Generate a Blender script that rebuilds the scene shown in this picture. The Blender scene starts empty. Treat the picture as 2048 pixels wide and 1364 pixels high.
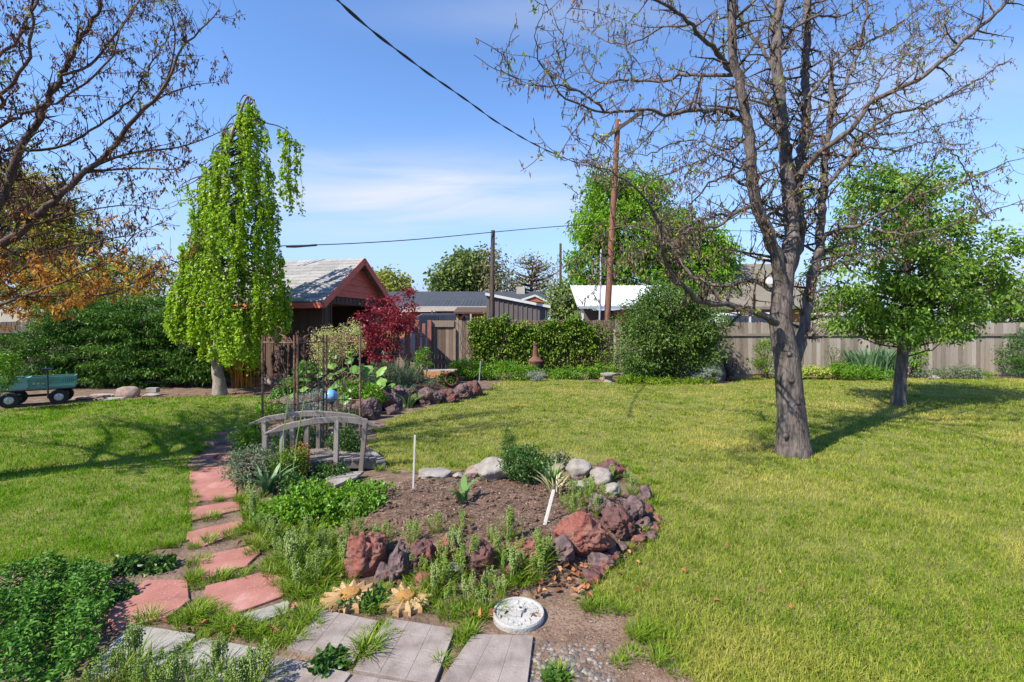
import bpy, math, random
import numpy as np
from mathutils import Vector, Matrix, noise as mnoise
R = math.radians
C = bpy.context.scene.collection
SC = bpy.context.scene
rng = np.random.default_rng(7)
random.seed(7)
F, CH, HY, CX = 960.0, 1.75, 650.0, 1024.0      # focal (px), eye height (m), horizon row, centre column

# ---------------------------------------------------------------- camera, sky, sun, exposure
cam = bpy.data.cameras.new('camera'); co = bpy.data.objects.new('camera', cam); C.objects.link(co)
co.location = (0, 0, CH); co.rotation_euler = (R(90), 0, 0)
cam.sensor_width = 36; cam.lens = F/2048*36; cam.shift_y = -32/2048
cam.clip_start = 0.05; cam.clip_end = 3000
SC.camera = co
SUN_EL = R(46); SUN_D = Vector((-0.80*math.cos(SUN_EL), -0.60*math.cos(SUN_EL), math.sin(SUN_EL)))
sun = bpy.data.lights.new('sun', 'SUN'); so = bpy.data.objects.new('sun', sun); C.objects.link(so)
sun.energy = 4.6; sun.angle = R(0.53); sun.color = (1.0, 0.93, 0.82)
so.location = (-20, -15, 30); so.rotation_euler = SUN_D.to_track_quat('Z', 'Y').to_euler()
w = bpy.data.worlds.new('World'); SC.world = w; w.use_nodes = True
nt = w.node_tree; nt.nodes.clear()
def N(t, kind, **kw):
    n = t.nodes.new(kind)
    for k, v in kw.items(): setattr(n, k, v)
    return n
sky = N(nt, 'ShaderNodeTexSky', sky_type='NISHITA', sun_disc=False, sun_elevation=SUN_EL,
        sun_rotation=math.atan2(SUN_D.x, SUN_D.y), altitude=1400, air_density=1.0, dust_density=0.25, ozone_density=3.0)
tc = N(nt, 'ShaderNodeTexCoord'); sep = N(nt, 'ShaderNodeSeparateXYZ'); nt.links.new(tc.outputs['Generated'], sep.inputs[0])
def mth(t, op, a, b=None, c=None, clamp=False):
    n = N(t, 'ShaderNodeMath', operation=op); n.use_clamp = clamp
    for i, v in enumerate((a, b, c)):
        if v is None: continue
        if isinstance(v, (int, float)): n.inputs[i].default_value = v
        else: t.links.new(v, n.inputs[i])
    return n.outputs[0]
zc = mth(nt, 'ADD', mth(nt, 'MAXIMUM', sep.outputs[2], 0.0), 0.12)
px_ = mth(nt, 'DIVIDE', sep.outputs[0], zc); py_ = mth(nt, 'DIVIDE', sep.outputs[1], zc)
cmb = N(nt, 'ShaderNodeCombineXYZ'); nt.links.new(mth(nt, 'MULTIPLY', px_, 0.55), cmb.inputs[0]); nt.links.new(mth(nt, 'MULTIPLY', py_, 1.5), cmb.inputs[1])
cn = N(nt, 'ShaderNodeTexNoise'); cn.inputs['Scale'].default_value = 1.1; cn.inputs['Detail'].default_value = 7
cn.inputs['Roughness'].default_value = 0.55; cn.inputs['Distortion'].default_value = 0.7
nt.links.new(cmb.outputs[0], cn.inputs['Vector'])
def lobe(dx, dz, sx, sz, amp):            # a soft patch of cirrus standing at one direction of the sky
    a = mth(nt, 'DIVIDE', mth(nt, 'SUBTRACT', mth(nt, 'DIVIDE', sep.outputs[0], mth(nt, 'MAXIMUM', sep.outputs[1], 0.05)), dx), sx)
    b = mth(nt, 'DIVIDE', mth(nt, 'SUBTRACT', mth(nt, 'DIVIDE', sep.outputs[2], mth(nt, 'MAXIMUM', sep.outputs[1], 0.05)), dz), sz)
    q = mth(nt, 'ADD', mth(nt, 'MULTIPLY', a, a), mth(nt, 'MULTIPLY', b, b))
    return mth(nt, 'MULTIPLY', mth(nt, 'POWER', 2.718, mth(nt, 'MULTIPLY', q, -1.0)), amp)
lob = lobe(-0.18, 0.27, 0.38, 0.075, 1.5)
for a in ((0.85, 0.5, 0.3, 0.09, 0.75), (0.95, 0.1, 0.3, 0.08, 0.85), (0.08, 0.65, 0.3, 0.05, 0.45), (-0.4, 0.33, 0.12, 0.03, 0.5)):
    lob = mth(nt, 'ADD', lob, lobe(*a))
cf = mth(nt, 'MULTIPLY', lob, mth(nt, 'MULTIPLY_ADD', cn.outputs['Fac'], 2.4, -0.66, clamp=True))
tint = N(nt, 'ShaderNodeMix', data_type='RGBA', blend_type='MULTIPLY'); tint.inputs[0].default_value = 1.0
nt.links.new(sky.outputs[0], tint.inputs[6]); tint.inputs[7].default_value = (0.80, 1.0, 1.2, 1)
hz = mth(nt, 'MULTIPLY', mth(nt, 'POWER', mth(nt, 'SUBTRACT', 1.0, mth(nt, 'MAXIMUM', sep.outputs[2], 0.0), clamp=True), 6.0), 1.45, clamp=True)
hmix = N(nt, 'ShaderNodeMix', data_type='RGBA'); nt.links.new(hz, hmix.inputs[0]); nt.links.new(tint.outputs[2], hmix.inputs[6]); hmix.inputs[7].default_value = (2.25, 2.88, 3.85, 1)
mix = N(nt, 'ShaderNodeMix', data_type='RGBA'); nt.links.new(mth(nt, 'MULTIPLY', cf, 0.9, clamp=True), mix.inputs[0])
nt.links.new(hmix.outputs[2], mix.inputs[6]); mix.inputs[7].default_value = (3.3, 3.55, 4.0, 1)
bg = N(nt, 'ShaderNodeBackground'); bg.inputs['Strength'].default_value = 0.124
nt.links.new(mix.outputs[2], bg.inputs['Color'])
wo = N(nt, 'ShaderNodeOutputWorld'); nt.links.new(bg.outputs[0], wo.inputs[0])
SC.view_settings.view_transform = 'Standard'; SC.view_settings.look = 'None'
SC.view_settings.exposure = 0.98; SC.view_settings.gamma = 1.0
cy = SC.cycles; cy.max_bounces = 6; cy.diffuse_bounces = 3; cy.glossy_bounces = 2; cy.transmission_bounces = 4; cy.transparent_max_bounces = 6

# ---------------------------------------------------------------- pixels of the survey photo to metres
def P(x, y, Y): return np.array(((x-CX)*Y/F, Y, CH-(y-HY)*Y/F))
def G(x, y, z=0.0):
    Y = F*(CH-z)/(y-HY); return np.array(((x-CX)*Y/F, Y, z))
def sstep(a, b, x):
    t = np.clip((x-a)/(b-a), 0, 1); return t*t*(3-2*t)
B1C, B1A = (-0.16, 4.42), (1.50, 1.30)
def H1(x, y):
    d = ((x-B1C[0])/B1A[0])**2 + ((y-B1C[1])/B1A[1])**2
    return 0.17*(1-sstep(0.35, 1.0, d))
LA, LB = np.array((-3.75, 8.6)), np.array((-0.75, 12.6))
LD = (LB-LA)/np.linalg.norm(LB-LA); LN = np.array((-LD[1], LD[0])); LL = np.linalg.norm(LB-LA)
def H2(x, y):
    d = (x-LA[0])*LN[0]+(y-LA[1])*LN[1]; t = (x-LA[0])*LD[0]+(y-LA[1])*LD[1]
    return 0.34*sstep(-0.1, 0.6, d)*(1-sstep(1.3, 2.4, d))*sstep(-0.3, 0.5, t)*(1-sstep(LL-0.6, LL+0.4, t))
def H(x, y): return H1(x, y)+H2(x, y)
def GH(x, y):
    z = 0.0
    for _ in range(12):
        p = G(x, y, z); z = 0.5*z+0.5*float(H(p[0], p[1]))
    return np.array((p[0], p[1], z))

# ---------------------------------------------------------------- mesh helpers
class MB:
    def __init__(s): s.v = []; s.f = []; s.n = 0; s.r = []
    def add(s, verts, faces, rnd=0.5, mi=0):
        verts = np.asarray(verts, float).reshape(-1, 3)
        if not isinstance(faces, list): faces = [faces]
        for f in faces:
            f = np.asarray(f, int)
            if f.ndim == 1: f = f[None]
            s.f.append((f+s.n, mi))
        s.v.append(verts); s.n += len(verts)
        s.r.append(np.broadcast_to(np.asarray(rnd, float), (len(verts),)))
    def build(s, name, mats, parent=None, o=(0, 0, 0), smooth=False, bevel=0, loc=None):
        me = bpy.data.meshes.new(name)
        v = np.concatenate(s.v)-np.asarray(o, float)
        me.vertices.add(len(v)); me.vertices.foreach_set('co', v.astype(np.float32).ravel())
        idx = np.concatenate([f.ravel() for f, m in s.f])
        sizes = np.concatenate([np.full(len(f), f.shape[1]) for f, m in s.f])
        mi = np.concatenate([np.full(len(f), m) for f, m in s.f])
        me.loops.add(len(idx)); me.loops.foreach_set('vertex_index', idx.astype(np.int32))
        me.polygons.add(len(sizes)); st = np.concatenate(([0], np.cumsum(sizes)[:-1]))
        me.polygons.foreach_set('loop_start', st.astype(np.int32))
        me.polygons.foreach_set('material_index', mi.astype(np.int32))
        me.polygons.foreach_set('use_smooth', np.full(len(sizes), smooth))
        a = me.attributes.new('rnd', 'FLOAT', 'POINT'); a.data.foreach_set('value', np.concatenate(s.r).astype(np.float32))
        me.update(calc_edges=True)
        for m in (mats if isinstance(mats, (list, tuple)) else [mats]): me.materials.append(m)
        ob = bpy.data.objects.new(name, me); C.objects.link(ob)
        if parent is not None: ob.parent = parent
        elif loc is not None: ob.location = loc
        else: ob.location = o
        if bevel:
            b = ob.modifiers.new('bevel', 'BEVEL'); b.width = bevel; b.segments = 2; b.limit_method = 'ANGLE'
        return ob
QF = np.array(((0,3,2,1),(4,5,6,7),(0,1,5,4),(1,2,6,5),(2,3,7,6),(3,0,4,7)))
def box(mb, c, s, rot=None, rnd=0.5, mi=0, taper=1.0):
    x, y, z = [q/2 for q in s]
    v = np.array(((-x,-y,-z),(x,-y,-z),(x,y,-z),(-x,y,-z),(-x*taper,-y*taper,z),(x*taper,-y*taper,z),(x*taper,y*taper,z),(-x*taper,y*taper,z)))
    if rot is not None: v = v@np.asarray(rot).T
    mb.add(v+np.asarray(c), QF, rnd, mi)
def rz(a):
    c, s = math.cos(a), math.sin(a); return np.array(((c,-s,0),(s,c,0),(0,0,1)))
def beam(mb, a, b, wdt, hgt, up=(0,0,1), rnd=0.5, mi=0):
    a = np.asarray(a, float); b = np.asarray(b, float); d = b-a; L = np.linalg.norm(d); d = d/L
    u = np.asarray(up, float); s = np.cross(d, u); s /= np.linalg.norm(s); u = np.cross(s, d)
    box(mb, (a+b)/2, (L, wdt, hgt), np.stack((d, s, u), 1), rnd, mi)
def unit(v): return v/np.maximum(np.linalg.norm(v, axis=-1, keepdims=True), 1e-9)
def tube(mb, pts, rad, n=6, rnd=0.5, mi=0, cap=False, lump=0.0):
    pts = np.asarray(pts, float); k = len(pts); rad = np.broadcast_to(np.asarray(rad, float), (k,))
    t = unit(np.gradient(pts, axis=0)); m = unit(pts[-1]-pts[0]+1e-6)
    ref = np.array((0.13, 0.97, 0.2)) if abs(m[1]) < 0.8 else np.array((0.97, 0.1, 0.2))
    s = unit(np.cross(t, ref)); b = np.cross(t, s)
    a = np.arange(n)*2*math.pi/n; ca, sa = np.cos(a), np.sin(a)
    rr = rad[:, None]*np.ones(n)
    if lump: rr = rr*(1+lump*rng.normal(0, 1, (k, n)))
    v = pts[:, None]+rr[..., None]*(ca[None, :, None]*s[:, None]+sa[None, :, None]*b[:, None])
    i = np.arange(k-1)[:, None]*n; j = np.arange(n)[None]; j2 = (j+1) % n
    f = [np.stack((i+j, i+j2, i+n+j2, i+n+j), -1).reshape(-1, 4)]
    if cap: f += [np.arange(n)[::-1], (k-1)*n+np.arange(n)]
    mb.add(v.reshape(-1, 3), f, rnd, mi)
def lathe(mb, prof, c=(0,0,0), n=24, rnd=0.5, mi=0):
    prof = np.asarray(prof, float); k = len(prof); a = np.arange(n)*2*math.pi/n
    v = np.stack((prof[:, None, 0]*np.cos(a), prof[:, None, 0]*np.sin(a), np.repeat(prof[:, None, 1], n, 1)), -1)+np.asarray(c)
    i = np.arange(k-1)[:, None]*n; j = np.arange(n)[None]; j2 = (j+1) % n
    mb.add(v.reshape(-1, 3), np.stack((i+j, i+j2, i+n+j2, i+n+j), -1).reshape(-1, 4), rnd, mi)
def spline(p, step):
    p = np.asarray(p, float)
    if len(p) < 3:
        n = max(2, int(np.linalg.norm(p[-1]-p[0])/step)+1); return p[0]+(p[-1]-p[0])*np.linspace(0, 1, n)[:, None]
    q = np.concatenate((2*p[:1]-p[1:2], p, 2*p[-1:]-p[-2:-1])); out = []
    for i in range(1, len(q)-2):
        n = max(1, int(round(np.linalg.norm(q[i+1]-q[i])/step)))
        t = (np.arange(n)/n)[:, None]
        out.append(0.5*(2*q[i]+(q[i+1]-q[i-1])*t+(2*q[i-1]-5*q[i]+4*q[i+1]-q[i+2])*t**2+(3*q[i]-q[i-1]-3*q[i+1]+q[i+2])*t**3))
    return np.concatenate(out+[p[-1:]])
def prism(mb, poly, z0, z1, rnd=0.5, mi=0, inset=0.0):
    poly = np.asarray(poly, float)[:, :2]; n = len(poly)
    if np.sum(poly[:, 0]*np.roll(poly[:, 1], -1)-np.roll(poly[:, 0], -1)*poly[:, 1]) < 0: poly = poly[::-1]
    c = poly.mean(0); top = c+(poly-c)*(1-inset)
    v = np.concatenate((np.c_[poly, np.full(n, z0)], np.c_[top, np.full(n, z1)]))
    j = np.arange(n); j2 = (j+1) % n
    mb.add(v, [np.stack((j, j2, n+j2, n+j), -1), n+j, j[::-1]], rnd, mi)
def leaves(mb, c, ax, L, W, up=None, rnd=None, fold=0.25, wide=False, droop=0.15):
    c = np.asarray(c); n = len(c)
    if n == 0: return
    ax = unit(ax); L = np.broadcast_to(L, (n,))[:, None]; W = np.broadcast_to(W, (n,))[:, None]
    if up is None: up = rng.normal(0, 1, (n, 3))*0.8+np.array((0, 0, 0.6))
    s = unit(np.cross(ax, up)); nn = np.cross(s, ax); r = rng.random(n) if rnd is None else rnd
    dz = np.array((0, 0, -1.0))
    if wide:
        pts = [c, c+ax*L*.28+s*W*.46+nn*W*fold, c+ax*L*.68+s*W*.40+nn*W*fold+dz*L*droop*.4, c+ax*L+dz*L*droop,
               c+ax*L*.68-s*W*.40+nn*W*fold+dz*L*droop*.4, c+ax*L*.28-s*W*.46+nn*W*fold]
        f = np.array(((0,1,2,3),(3,4,5,0)))
    else:
        pts = [c, c+ax*L*.45+s*W*.5+nn*W*fold, c+ax*L+dz*L*droop, c+ax*L*.45-s*W*.5+nn*W*fold]; f = np.array(((0,1,2),(0,2,3)))
    k = len(pts); v = np.stack(pts, 1).reshape(-1, 3)
    mb.add(v, (f[None]+np.arange(n)[:, None, None]*k).reshape(-1, f.shape[1]), np.repeat(r, k))
def blades(mb, c, az, h, wd, bend, lv=2, rnd=None):
    c = np.asarray(c, float); n = len(c); h = np.broadcast_to(h, (n,)); wd = np.broadcast_to(wd, (n,)); bend = np.broadcast_to(bend, (n,))
    d = np.stack((np.cos(az), np.sin(az), np.zeros(n)), 1); fc = az+math.pi/2+rng.normal(0, 0.5, n)
    s = np.stack((np.cos(fc), np.sin(fc), np.zeros(n)), 1); pts = []
    for i in range(lv):
        t = i/lv; p = c+d*(h*bend*t*t)[:, None]; p[:, 2] += h*t*(1-0.35*bend*t)
        ww = (wd*0.5*(1-0.5*t*t))[:, None]; pts += [p-s*ww, p+s*ww]
    p = c+d*(h*bend)[:, None]; p[:, 2] += h*(1-0.35*bend); pts.append(p)
    k = len(pts); v = np.stack(pts, 1).reshape(-1, 3); b = (np.arange(n)*k)[:, None]
    f = []
    for i in range(lv-1): f.append(b+np.array((2*i, 2*i+1, 2*i+3, 2*i+2)))
    f.append(b+np.array((2*lv-2, 2*lv-1, 2*lv)))
    mb.add(v, f, np.repeat(rng.random(n) if rnd is None else rnd, k))
OV = np.array(((1,0,0),(-1,0,0),(0,1,0),(0,-1,0),(0,0,1),(0,0,-1)), float)
OF = np.array(((0,2,4),(2,1,4),(1,3,4),(3,0,4),(2,0,5),(1,2,5),(3,1,5),(0,3,5)))
def pods(mb, c, r, rnd=None, mi=0):
    c = np.asarray(c); n = len(c); r = np.broadcast_to(r, (n,))
    v = (c[:, None]+OV[None]*r[:, None, None]).reshape(-1, 3)
    mb.add(v, (OF[None]+np.arange(n)[:, None, None]*6).reshape(-1, 3), np.repeat(rng.random(n) if rnd is None else rnd, 6), mi)
import bmesh
_ico = {}
def ico(sub):
    if sub not in _ico:
        b = bmesh.new(); bmesh.ops.create_icosphere(b, subdivisions=sub, radius=1)
        b.verts.ensure_lookup_table()
        _ico[sub] = (np.array([v.co[:] for v in b.verts]), np.array([[v.index for v in f.verts] for f in b.faces])); b.free()
    return _ico[sub]
def rock(mb, c, s, seed, lava=False, sub=4, ang=0.0):
    v, f = ico(sub); out = np.empty_like(v); off = Vector((seed*3.7, seed*1.3, seed*7.1))
    for i, p in enumerate(v):
        q = Vector(p)
        d = (0.42 if lava else 0.28)*mnoise.noise(q*1.3+off)+(.22 if lava else .15)*mnoise.noise(q*2.5+off)
        if lava:
            e = Vector((q.x*3.0+q.z*1.5, q.y*3.0, q.z*5.5-q.x))
            d += 0.20*(0.25-abs(mnoise.noise(q*2.1+off)))+0.13*(0.2-abs(mnoise.noise(e+off)))+0.07*mnoise.noise(e*2.3+off)
            d -= 0.22*max(0, mnoise.noise(e*3.1-off)-0.12)+0.16*max(0, mnoise.noise(q*19+off)-.08)
        else: d += 0.03*mnoise.noise(q*6+off)
        out[i] = p*(1+d)
    if True:                                    # a few broken flat faces
        for k in range(6):
            nrm = unit(np.random.default_rng(seed*10+k).normal(0, 1, 3)); e = out@nrm-0.80
            out -= np.outer(np.maximum(e, 0)*0.8, nrm)
    out[:, 2] = np.maximum(out[:, 2], -0.75)
    out = (out*np.asarray(s))@rz(ang).T
    mb.add(out+np.asarray(c), f)
# ---------------------------------------------------------------- materials
def M(name, cols, scale=8, detail=5, rough=0.85, bump=0.0, bscale=None, stretch=(1,1,1), attr=0.0, spec=0.3, metal=0.0, vor=0.0, speck=None):
    m = bpy.data.materials.new(name); m.use_nodes = True; t = m.node_tree; t.nodes.clear()
    o = N(t, 'ShaderNodeOutputMaterial'); b = N(t, 'ShaderNodeBsdfPrincipled'); t.links.new(b.outputs[0], o.inputs[0])
    b.inputs['Roughness'].default_value = rough; b.inputs['Metallic'].default_value = metal; b.inputs['Specular IOR Level'].default_value = spec
    tcn = N(t, 'ShaderNodeTexCoord'); mp = N(t, 'ShaderNodeMapping'); t.links.new(tcn.outputs['Object'], mp.inputs[0]); mp.inputs['Scale'].default_value = stretch
    n = N(t, 'ShaderNodeTexNoise'); n.inputs['Scale'].default_value = scale; n.inputs['Detail'].default_value = detail; n.inputs['Roughness'].default_value = 0.62
    t.links.new(mp.outputs[0], n.inputs['Vector'])
    rp = N(t, 'ShaderNodeValToRGB'); fac = n.outputs['Fac']
    if attr:
        at = N(t, 'ShaderNodeAttribute', attribute_name='rnd')
        fac = mth(t, 'ADD', mth(t, 'MULTIPLY', fac, 1-attr), mth(t, 'MULTIPLY', at.outputs['Fac'], attr))
    t.links.new(fac, rp.inputs[0]); el = rp.color_ramp.elements
    lo, hi = (0.30, 0.70) if not attr else (0.30-0.28*attr, 0.70+0.28*attr)
    for i, c in enumerate(cols):
        p = lo+(hi-lo)*i/max(1, len(cols)-1)
        e = el[i] if i < 2 else el.new(p)
        e.position = p; e.color = (*c, 1)
    col = rp.outputs[0]
    if speck:
        vn = N(t, 'ShaderNodeTexNoise'); vn.inputs['Scale'].default_value = speck[1]; vn.inputs['Detail'].default_value = 2
        t.links.new(tcn.outputs['Object'], vn.inputs['Vector'])
        mx = N(t, 'ShaderNodeMix', data_type='RGBA'); t.links.new(mth(t, 'MULTIPLY_ADD', vn.outputs['Fac'], 14, -14*speck[2], clamp=True), mx.inputs[0])
        t.links.new(col, mx.inputs[6]); mx.inputs[7].default_value = (*speck[0], 1); col = mx.outputs[2]
    t.links.new(col, b.inputs['Base Color'])
    if bump:
        bn = N(t, 'ShaderNodeTexNoise'); bn.inputs['Scale'].default_value = bscale or scale*4; bn.inputs['Detail'].default_value = 6
        t.links.new(mp.outputs[0], bn.inputs['Vector']); hgt = bn.outputs['Fac']
        if vor:
            vv = N(t, 'ShaderNodeTexVoronoi'); vv.inputs['Scale'].default_value = vor; t.links.new(mp.outputs[0], vv.inputs['Vector'])
            hgt = mth(t, 'ADD', hgt, mth(t, 'MULTIPLY', vv.outputs['Distance'], 0.9))
        bp = N(t, 'ShaderNodeBump'); bp.inputs['Strength'].default_value = bump; bp.inputs['Distance'].default_value = 0.02
        t.links.new(hgt, bp.inputs['Height']); t.links.new(bp.outputs[0], b.inputs['Normal'])
    return m
def LM(name, cols, trans=0.35, rough=0.5, field=None, spec=0.35):
    """leaf: colour by the leaf's own tint, some light passes through; field = (colour, noise scale, threshold): drier patches"""
    m = bpy.data.materials.new(name); m.use_nodes = True; t = m.node_tree; t.nodes.clear()
    o = N(t, 'ShaderNodeOutputMaterial'); b = N(t, 'ShaderNodeBsdfPrincipled'); b.inputs['Roughness'].default_value = rough; b.inputs['Specular IOR Level'].default_value = spec
    at = N(t, 'ShaderNodeAttribute', attribute_name='rnd'); rp = N(t, 'ShaderNodeValToRGB'); t.links.new(at.outputs['Fac'], rp.inputs[0]); el = rp.color_ramp.elements
    for i, c in enumerate(cols):
        p = i/max(1, len(cols)-1); e = el[i] if i < 2 else el.new(p)
        e.position = p; e.color = (*c, 1)
    col = rp.outputs[0]
    if field:
        tcn = N(t, 'ShaderNodeTexCoord'); n = N(t, 'ShaderNodeTexNoise'); n.inputs['Scale'].default_value = field[1]; n.inputs['Detail'].default_value = 5
        n.inputs['Roughness'].default_value = 0.65; t.links.new(tcn.outputs['Object'], n.inputs['Vector'])
        mx = N(t, 'ShaderNodeMix', data_type='RGBA'); t.links.new(mth(t, 'MULTIPLY_ADD', n.outputs['Fac'], 5.0, -5.0*field[2], clamp=True), mx.inputs[0])
        t.links.new(col, mx.inputs[6]); mx.inputs[7].default_value = (*field[0], 1); col = mx.outputs[2]
    t.links.new(col, b.inputs['Base Color'])
    if trans:
        tr = N(t, 'ShaderNodeBsdfTranslucent'); t.links.new(col, tr.inputs[0])
        ms = N(t, 'ShaderNodeMixShader'); ms.inputs[0].default_value = trans
        t.links.new(b.outputs[0], ms.inputs[1]); t.links.new(tr.outputs[0], ms.inputs[2]); t.links.new(ms.outputs[0], o.inputs[0])
    else: t.links.new(b.outputs[0], o.inputs[0])
    return m
m_soil = M('soil', [(.07,.045,.03),(.15,.10,.068),(.24,.165,.115)], 5, 8, .95, .9, 40)
m_path = M('path_earth', [(.10,.06,.04),(.18,.115,.078),(.25,.18,.13)], 4, 8, .95, .7, 45)
m_mulch = M('mulch', [(.055,.032,.022),(.12,.072,.048),(.20,.13,.092)], 14, 8, .95, 1.0, 45)
m_lawn = M('lawn_floor', [(.09,.10,.02),(.16,.16,.04),(.24,.21,.07)], 3, 8, .95, .8, 60)
m_grass_r = LM('grass_sunny', [(.10,.185,.012),(.225,.295,.026),(.40,.41,.075)], .33, .75, ((.58,.48,.12), 0.45, .505), .08)
m_grass_l = LM('grass_lush', [(.07,.20,.003),(.14,.30,.006),(.26,.37,.018)], .35, .75, ((.46,.43,.04), 0.5, .54), .08)
m_tuft = LM('grass_tuft_green', [(.075,.17,.008),(.15,.26,.016),(.29,.35,.04)], .35, .6, None, .15)
m_blue = LM('blue_iris_green', [(.05,.13,.06),(.10,.20,.09),(.17,.27,.12)], .25, .5)
m_wood = M('weathered_wood', [(.10,.08,.068),(.23,.197,.17),(.36,.315,.275)], 7, 7, .9, .5, 60, (9,9,.8), .35)
m_fence_warm = M('weathered_brown_board', [(.075,.046,.03),(.18,.125,.09),(.29,.23,.18)], 6, 7, .9, .5, 60, (8,8,.6), .5)
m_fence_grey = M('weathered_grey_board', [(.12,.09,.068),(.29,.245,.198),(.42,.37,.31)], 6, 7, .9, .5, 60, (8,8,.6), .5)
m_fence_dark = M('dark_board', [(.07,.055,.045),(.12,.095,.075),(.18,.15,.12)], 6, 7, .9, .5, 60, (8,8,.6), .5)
m_post = M('red_brown_post', [(.20,.075,.05),(.29,.115,.08),(.36,.17,.12)], 6, 6, .8, .3, 60, (6,6,.6))
m_pole = M('utility_pole_wood', [(.085,.034,.022),(.20,.085,.052),(.30,.15,.095)], 9, 7, .85, .6, 60, (5,5,.4))
m_pole_d = M('dark_pole_wood', [(.045,.03,.025),(.085,.06,.05),(.15,.11,.09)], 9, 7, .85, .6, 60, (5,5,.4))
m_bark = M('grey_bark', [(.040,.031,.027),(.115,.093,.081),(.20,.168,.148)], 8, 8, .9, 1.0, 24, (2.6,2.6,.45))
m_bark2 = M('warm_bark', [(.045,.026,.019),(.085,.056,.042),(.16,.115,.088)], 10, 8, .9, .8, 40, (2,2,.6))
m_bark3 = M('pale_bark', [(.17,.135,.105),(.26,.215,.175),(.36,.31,.26)], 10, 8, .9, .6, 40, (2,2,.6))
m_red = M('red_barn_paint', [(.47,.105,.078),(.58,.135,.10),(.63,.18,.135)], 5, 5, .7, .12, 40, (1,1,6))
m_brown = M('dark_brown_siding', [(.070,.043,.035),(.105,.066,.053),(.15,.10,.08)], 5, 6, .85, .2, 40, (6,6,.6), .3)
m_orange_in = M('plywood_interior', [(.40,.18,.08),(.50,.24,.11)], 3, 4, .8)
m_shingle = M('grey_shingle', [(.16,.155,.15),(.25,.245,.235),(.36,.35,.335)], 9, 6, .9, .3, 60, (1,1,1), .3)
m_roofdark = M('charcoal_shingle', [(.035,.04,.05),(.055,.062,.075)], 3, 6, .8, .2, 30, (1,1,1), .2)
m_rooftan = M('tan_shingle', [(.125,.108,.083),(.165,.145,.112),(.20,.178,.14)], 2, 6, .9, .3, 18, (1,1,1), .2)
m_white = M('white_paint', [(.52,.52,.50),(.60,.60,.58)], 3, 4, .6)
m_whitemetal = M('white_metal_sheet', [(.50,.52,.54),(.58,.60,.62)], 2, 3, .4)
m_cream = M('cream_trim', [(.34,.31,.26),(.42,.39,.33)], 4, 4, .7)
m_brick = M('orange_brick', [(.27,.085,.04),(.36,.13,.065),(.42,.18,.10)], 10, 5, .9, .3, 40)
m_shedgrey = M('grey_shed_siding', [(.10,.085,.08),(.14,.12,.115)], 4, 5, .8, .2, 30, (5,5,.5))
m_concrete = M('grey_concrete', [(.17,.15,.13),(.27,.25,.225),(.33,.31,.285)], 7, 9, .92, .18, 90, speck=((.22,.20,.18), 90, .66))
m_paver = M('taupe_paver', [(.15,.122,.107),(.235,.195,.173),(.30,.26,.235)], 7, 9, .92, .18, 90, speck=((.17,.14,.12), 75, .66))
m_redpaver = M('red_paver', [(.13,.065,.05),(.29,.12,.095),(.33,.145,.118),(.43,.25,.21)], 3.2, 10, .9, .18, 90, speck=((.46,.28,.23), 95, .66))
m_lava = M('lava_rock', [(.035,.022,.023),(.12,.062,.058),(.11,.045,.038),(.25,.085,.05)], 8, 10, .95, 1.0, 28, vor=22)
m_lava_d = M('dark_lava_rock', [(.025,.019,.020),(.085,.058,.06),(.15,.10,.095),(.17,.075,.05)], 9, 10, .95, 1.0, 26, vor=24)
m_lava_r = M('rusty_lava_rock', [(.07,.030,.027),(.22,.075,.055),(.17,.085,.07),(.33,.12,.055)], 7, 10, .95, 1.0, 28, vor=20)
m_stone = M('pale_granite', [(.15,.13,.11),(.25,.225,.20),(.34,.315,.285)], 6, 8, .85, .5, 50, speck=((.24,.20,.17), 45, .62))
m_pinkst = M('pink_granite', [(.16,.11,.09),(.24,.17,.14),(.32,.24,.21)], 6, 8, .85, .5, 50)
m_iron = M('rusty_iron', [(.075,.040,.028),(.19,.10,.068),(.31,.185,.13)], 30, 6, .8, .4, 90)
m_black = M('black_rubber', [(.015,.015,.017),(.03,.03,.034)], 8, 4, .7)
m_steel = M('galvanised_steel', [(.45,.46,.47),(.58,.59,.60)], 8, 4, .4, metal=.6)
m_teal = M('teal_plastic', [(.11,.25,.22),(.17,.36,.31)], 4, 3, .45)
m_teal2 = M('pale_teal_plastic', [(.20,.36,.34),(.27,.45,.42)], 4, 3, .45)
m_bluem = M('blue_metal', [(.022,.028,.055),(.035,.042,.08)], 6, 3, .5)
m_wire = M('black_cable', [(.02,.02,.022),(.035,.035,.038)], 8, 3, .6)
m_clay = M('terracotta_clay', [(.085,.034,.025),(.14,.06,.044),(.20,.10,.075)], 7, 6, .9, .3, 50)
m_glassb = M('blue_glass', [(.03,.20,.48),(.10,.36,.66),(.45,.62,.75)], 7, 5, .08, spec=.8)
m_sunfl = M('ochre_cast_stone', [(.25,.135,.06),(.35,.22,.105),(.43,.30,.17)], 8, 6, .9, .3, 90)
m_sunfl2 = M('golden_cast_stone', [(.28,.14,.035),(.38,.21,.065)], 14, 6, .9, .5, 90)
m_plaque = M('white_cast_stone', [(.30,.29,.27),(.42,.41,.385)], 9, 6, .9, .4, 80)
m_dry = LM('dry_leaf', [(.09,.04,.02),(.24,.09,.035),(.36,.15,.055),(.40,.24,.13)], .15, .7)
m_chip = LM('wood_chip', [(.07,.042,.03),(.17,.115,.085),(.33,.26,.21)], 0, .9)
m_peb = M('river_pebble', [(.07,.06,.055),(.15,.13,.115),(.27,.245,.215)], 3, 3, .7, attr=.9)
m_cloth = M('black_plastic', [(.02,.02,.022),(.03,.03,.033)], 5, 3, .5)
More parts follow.
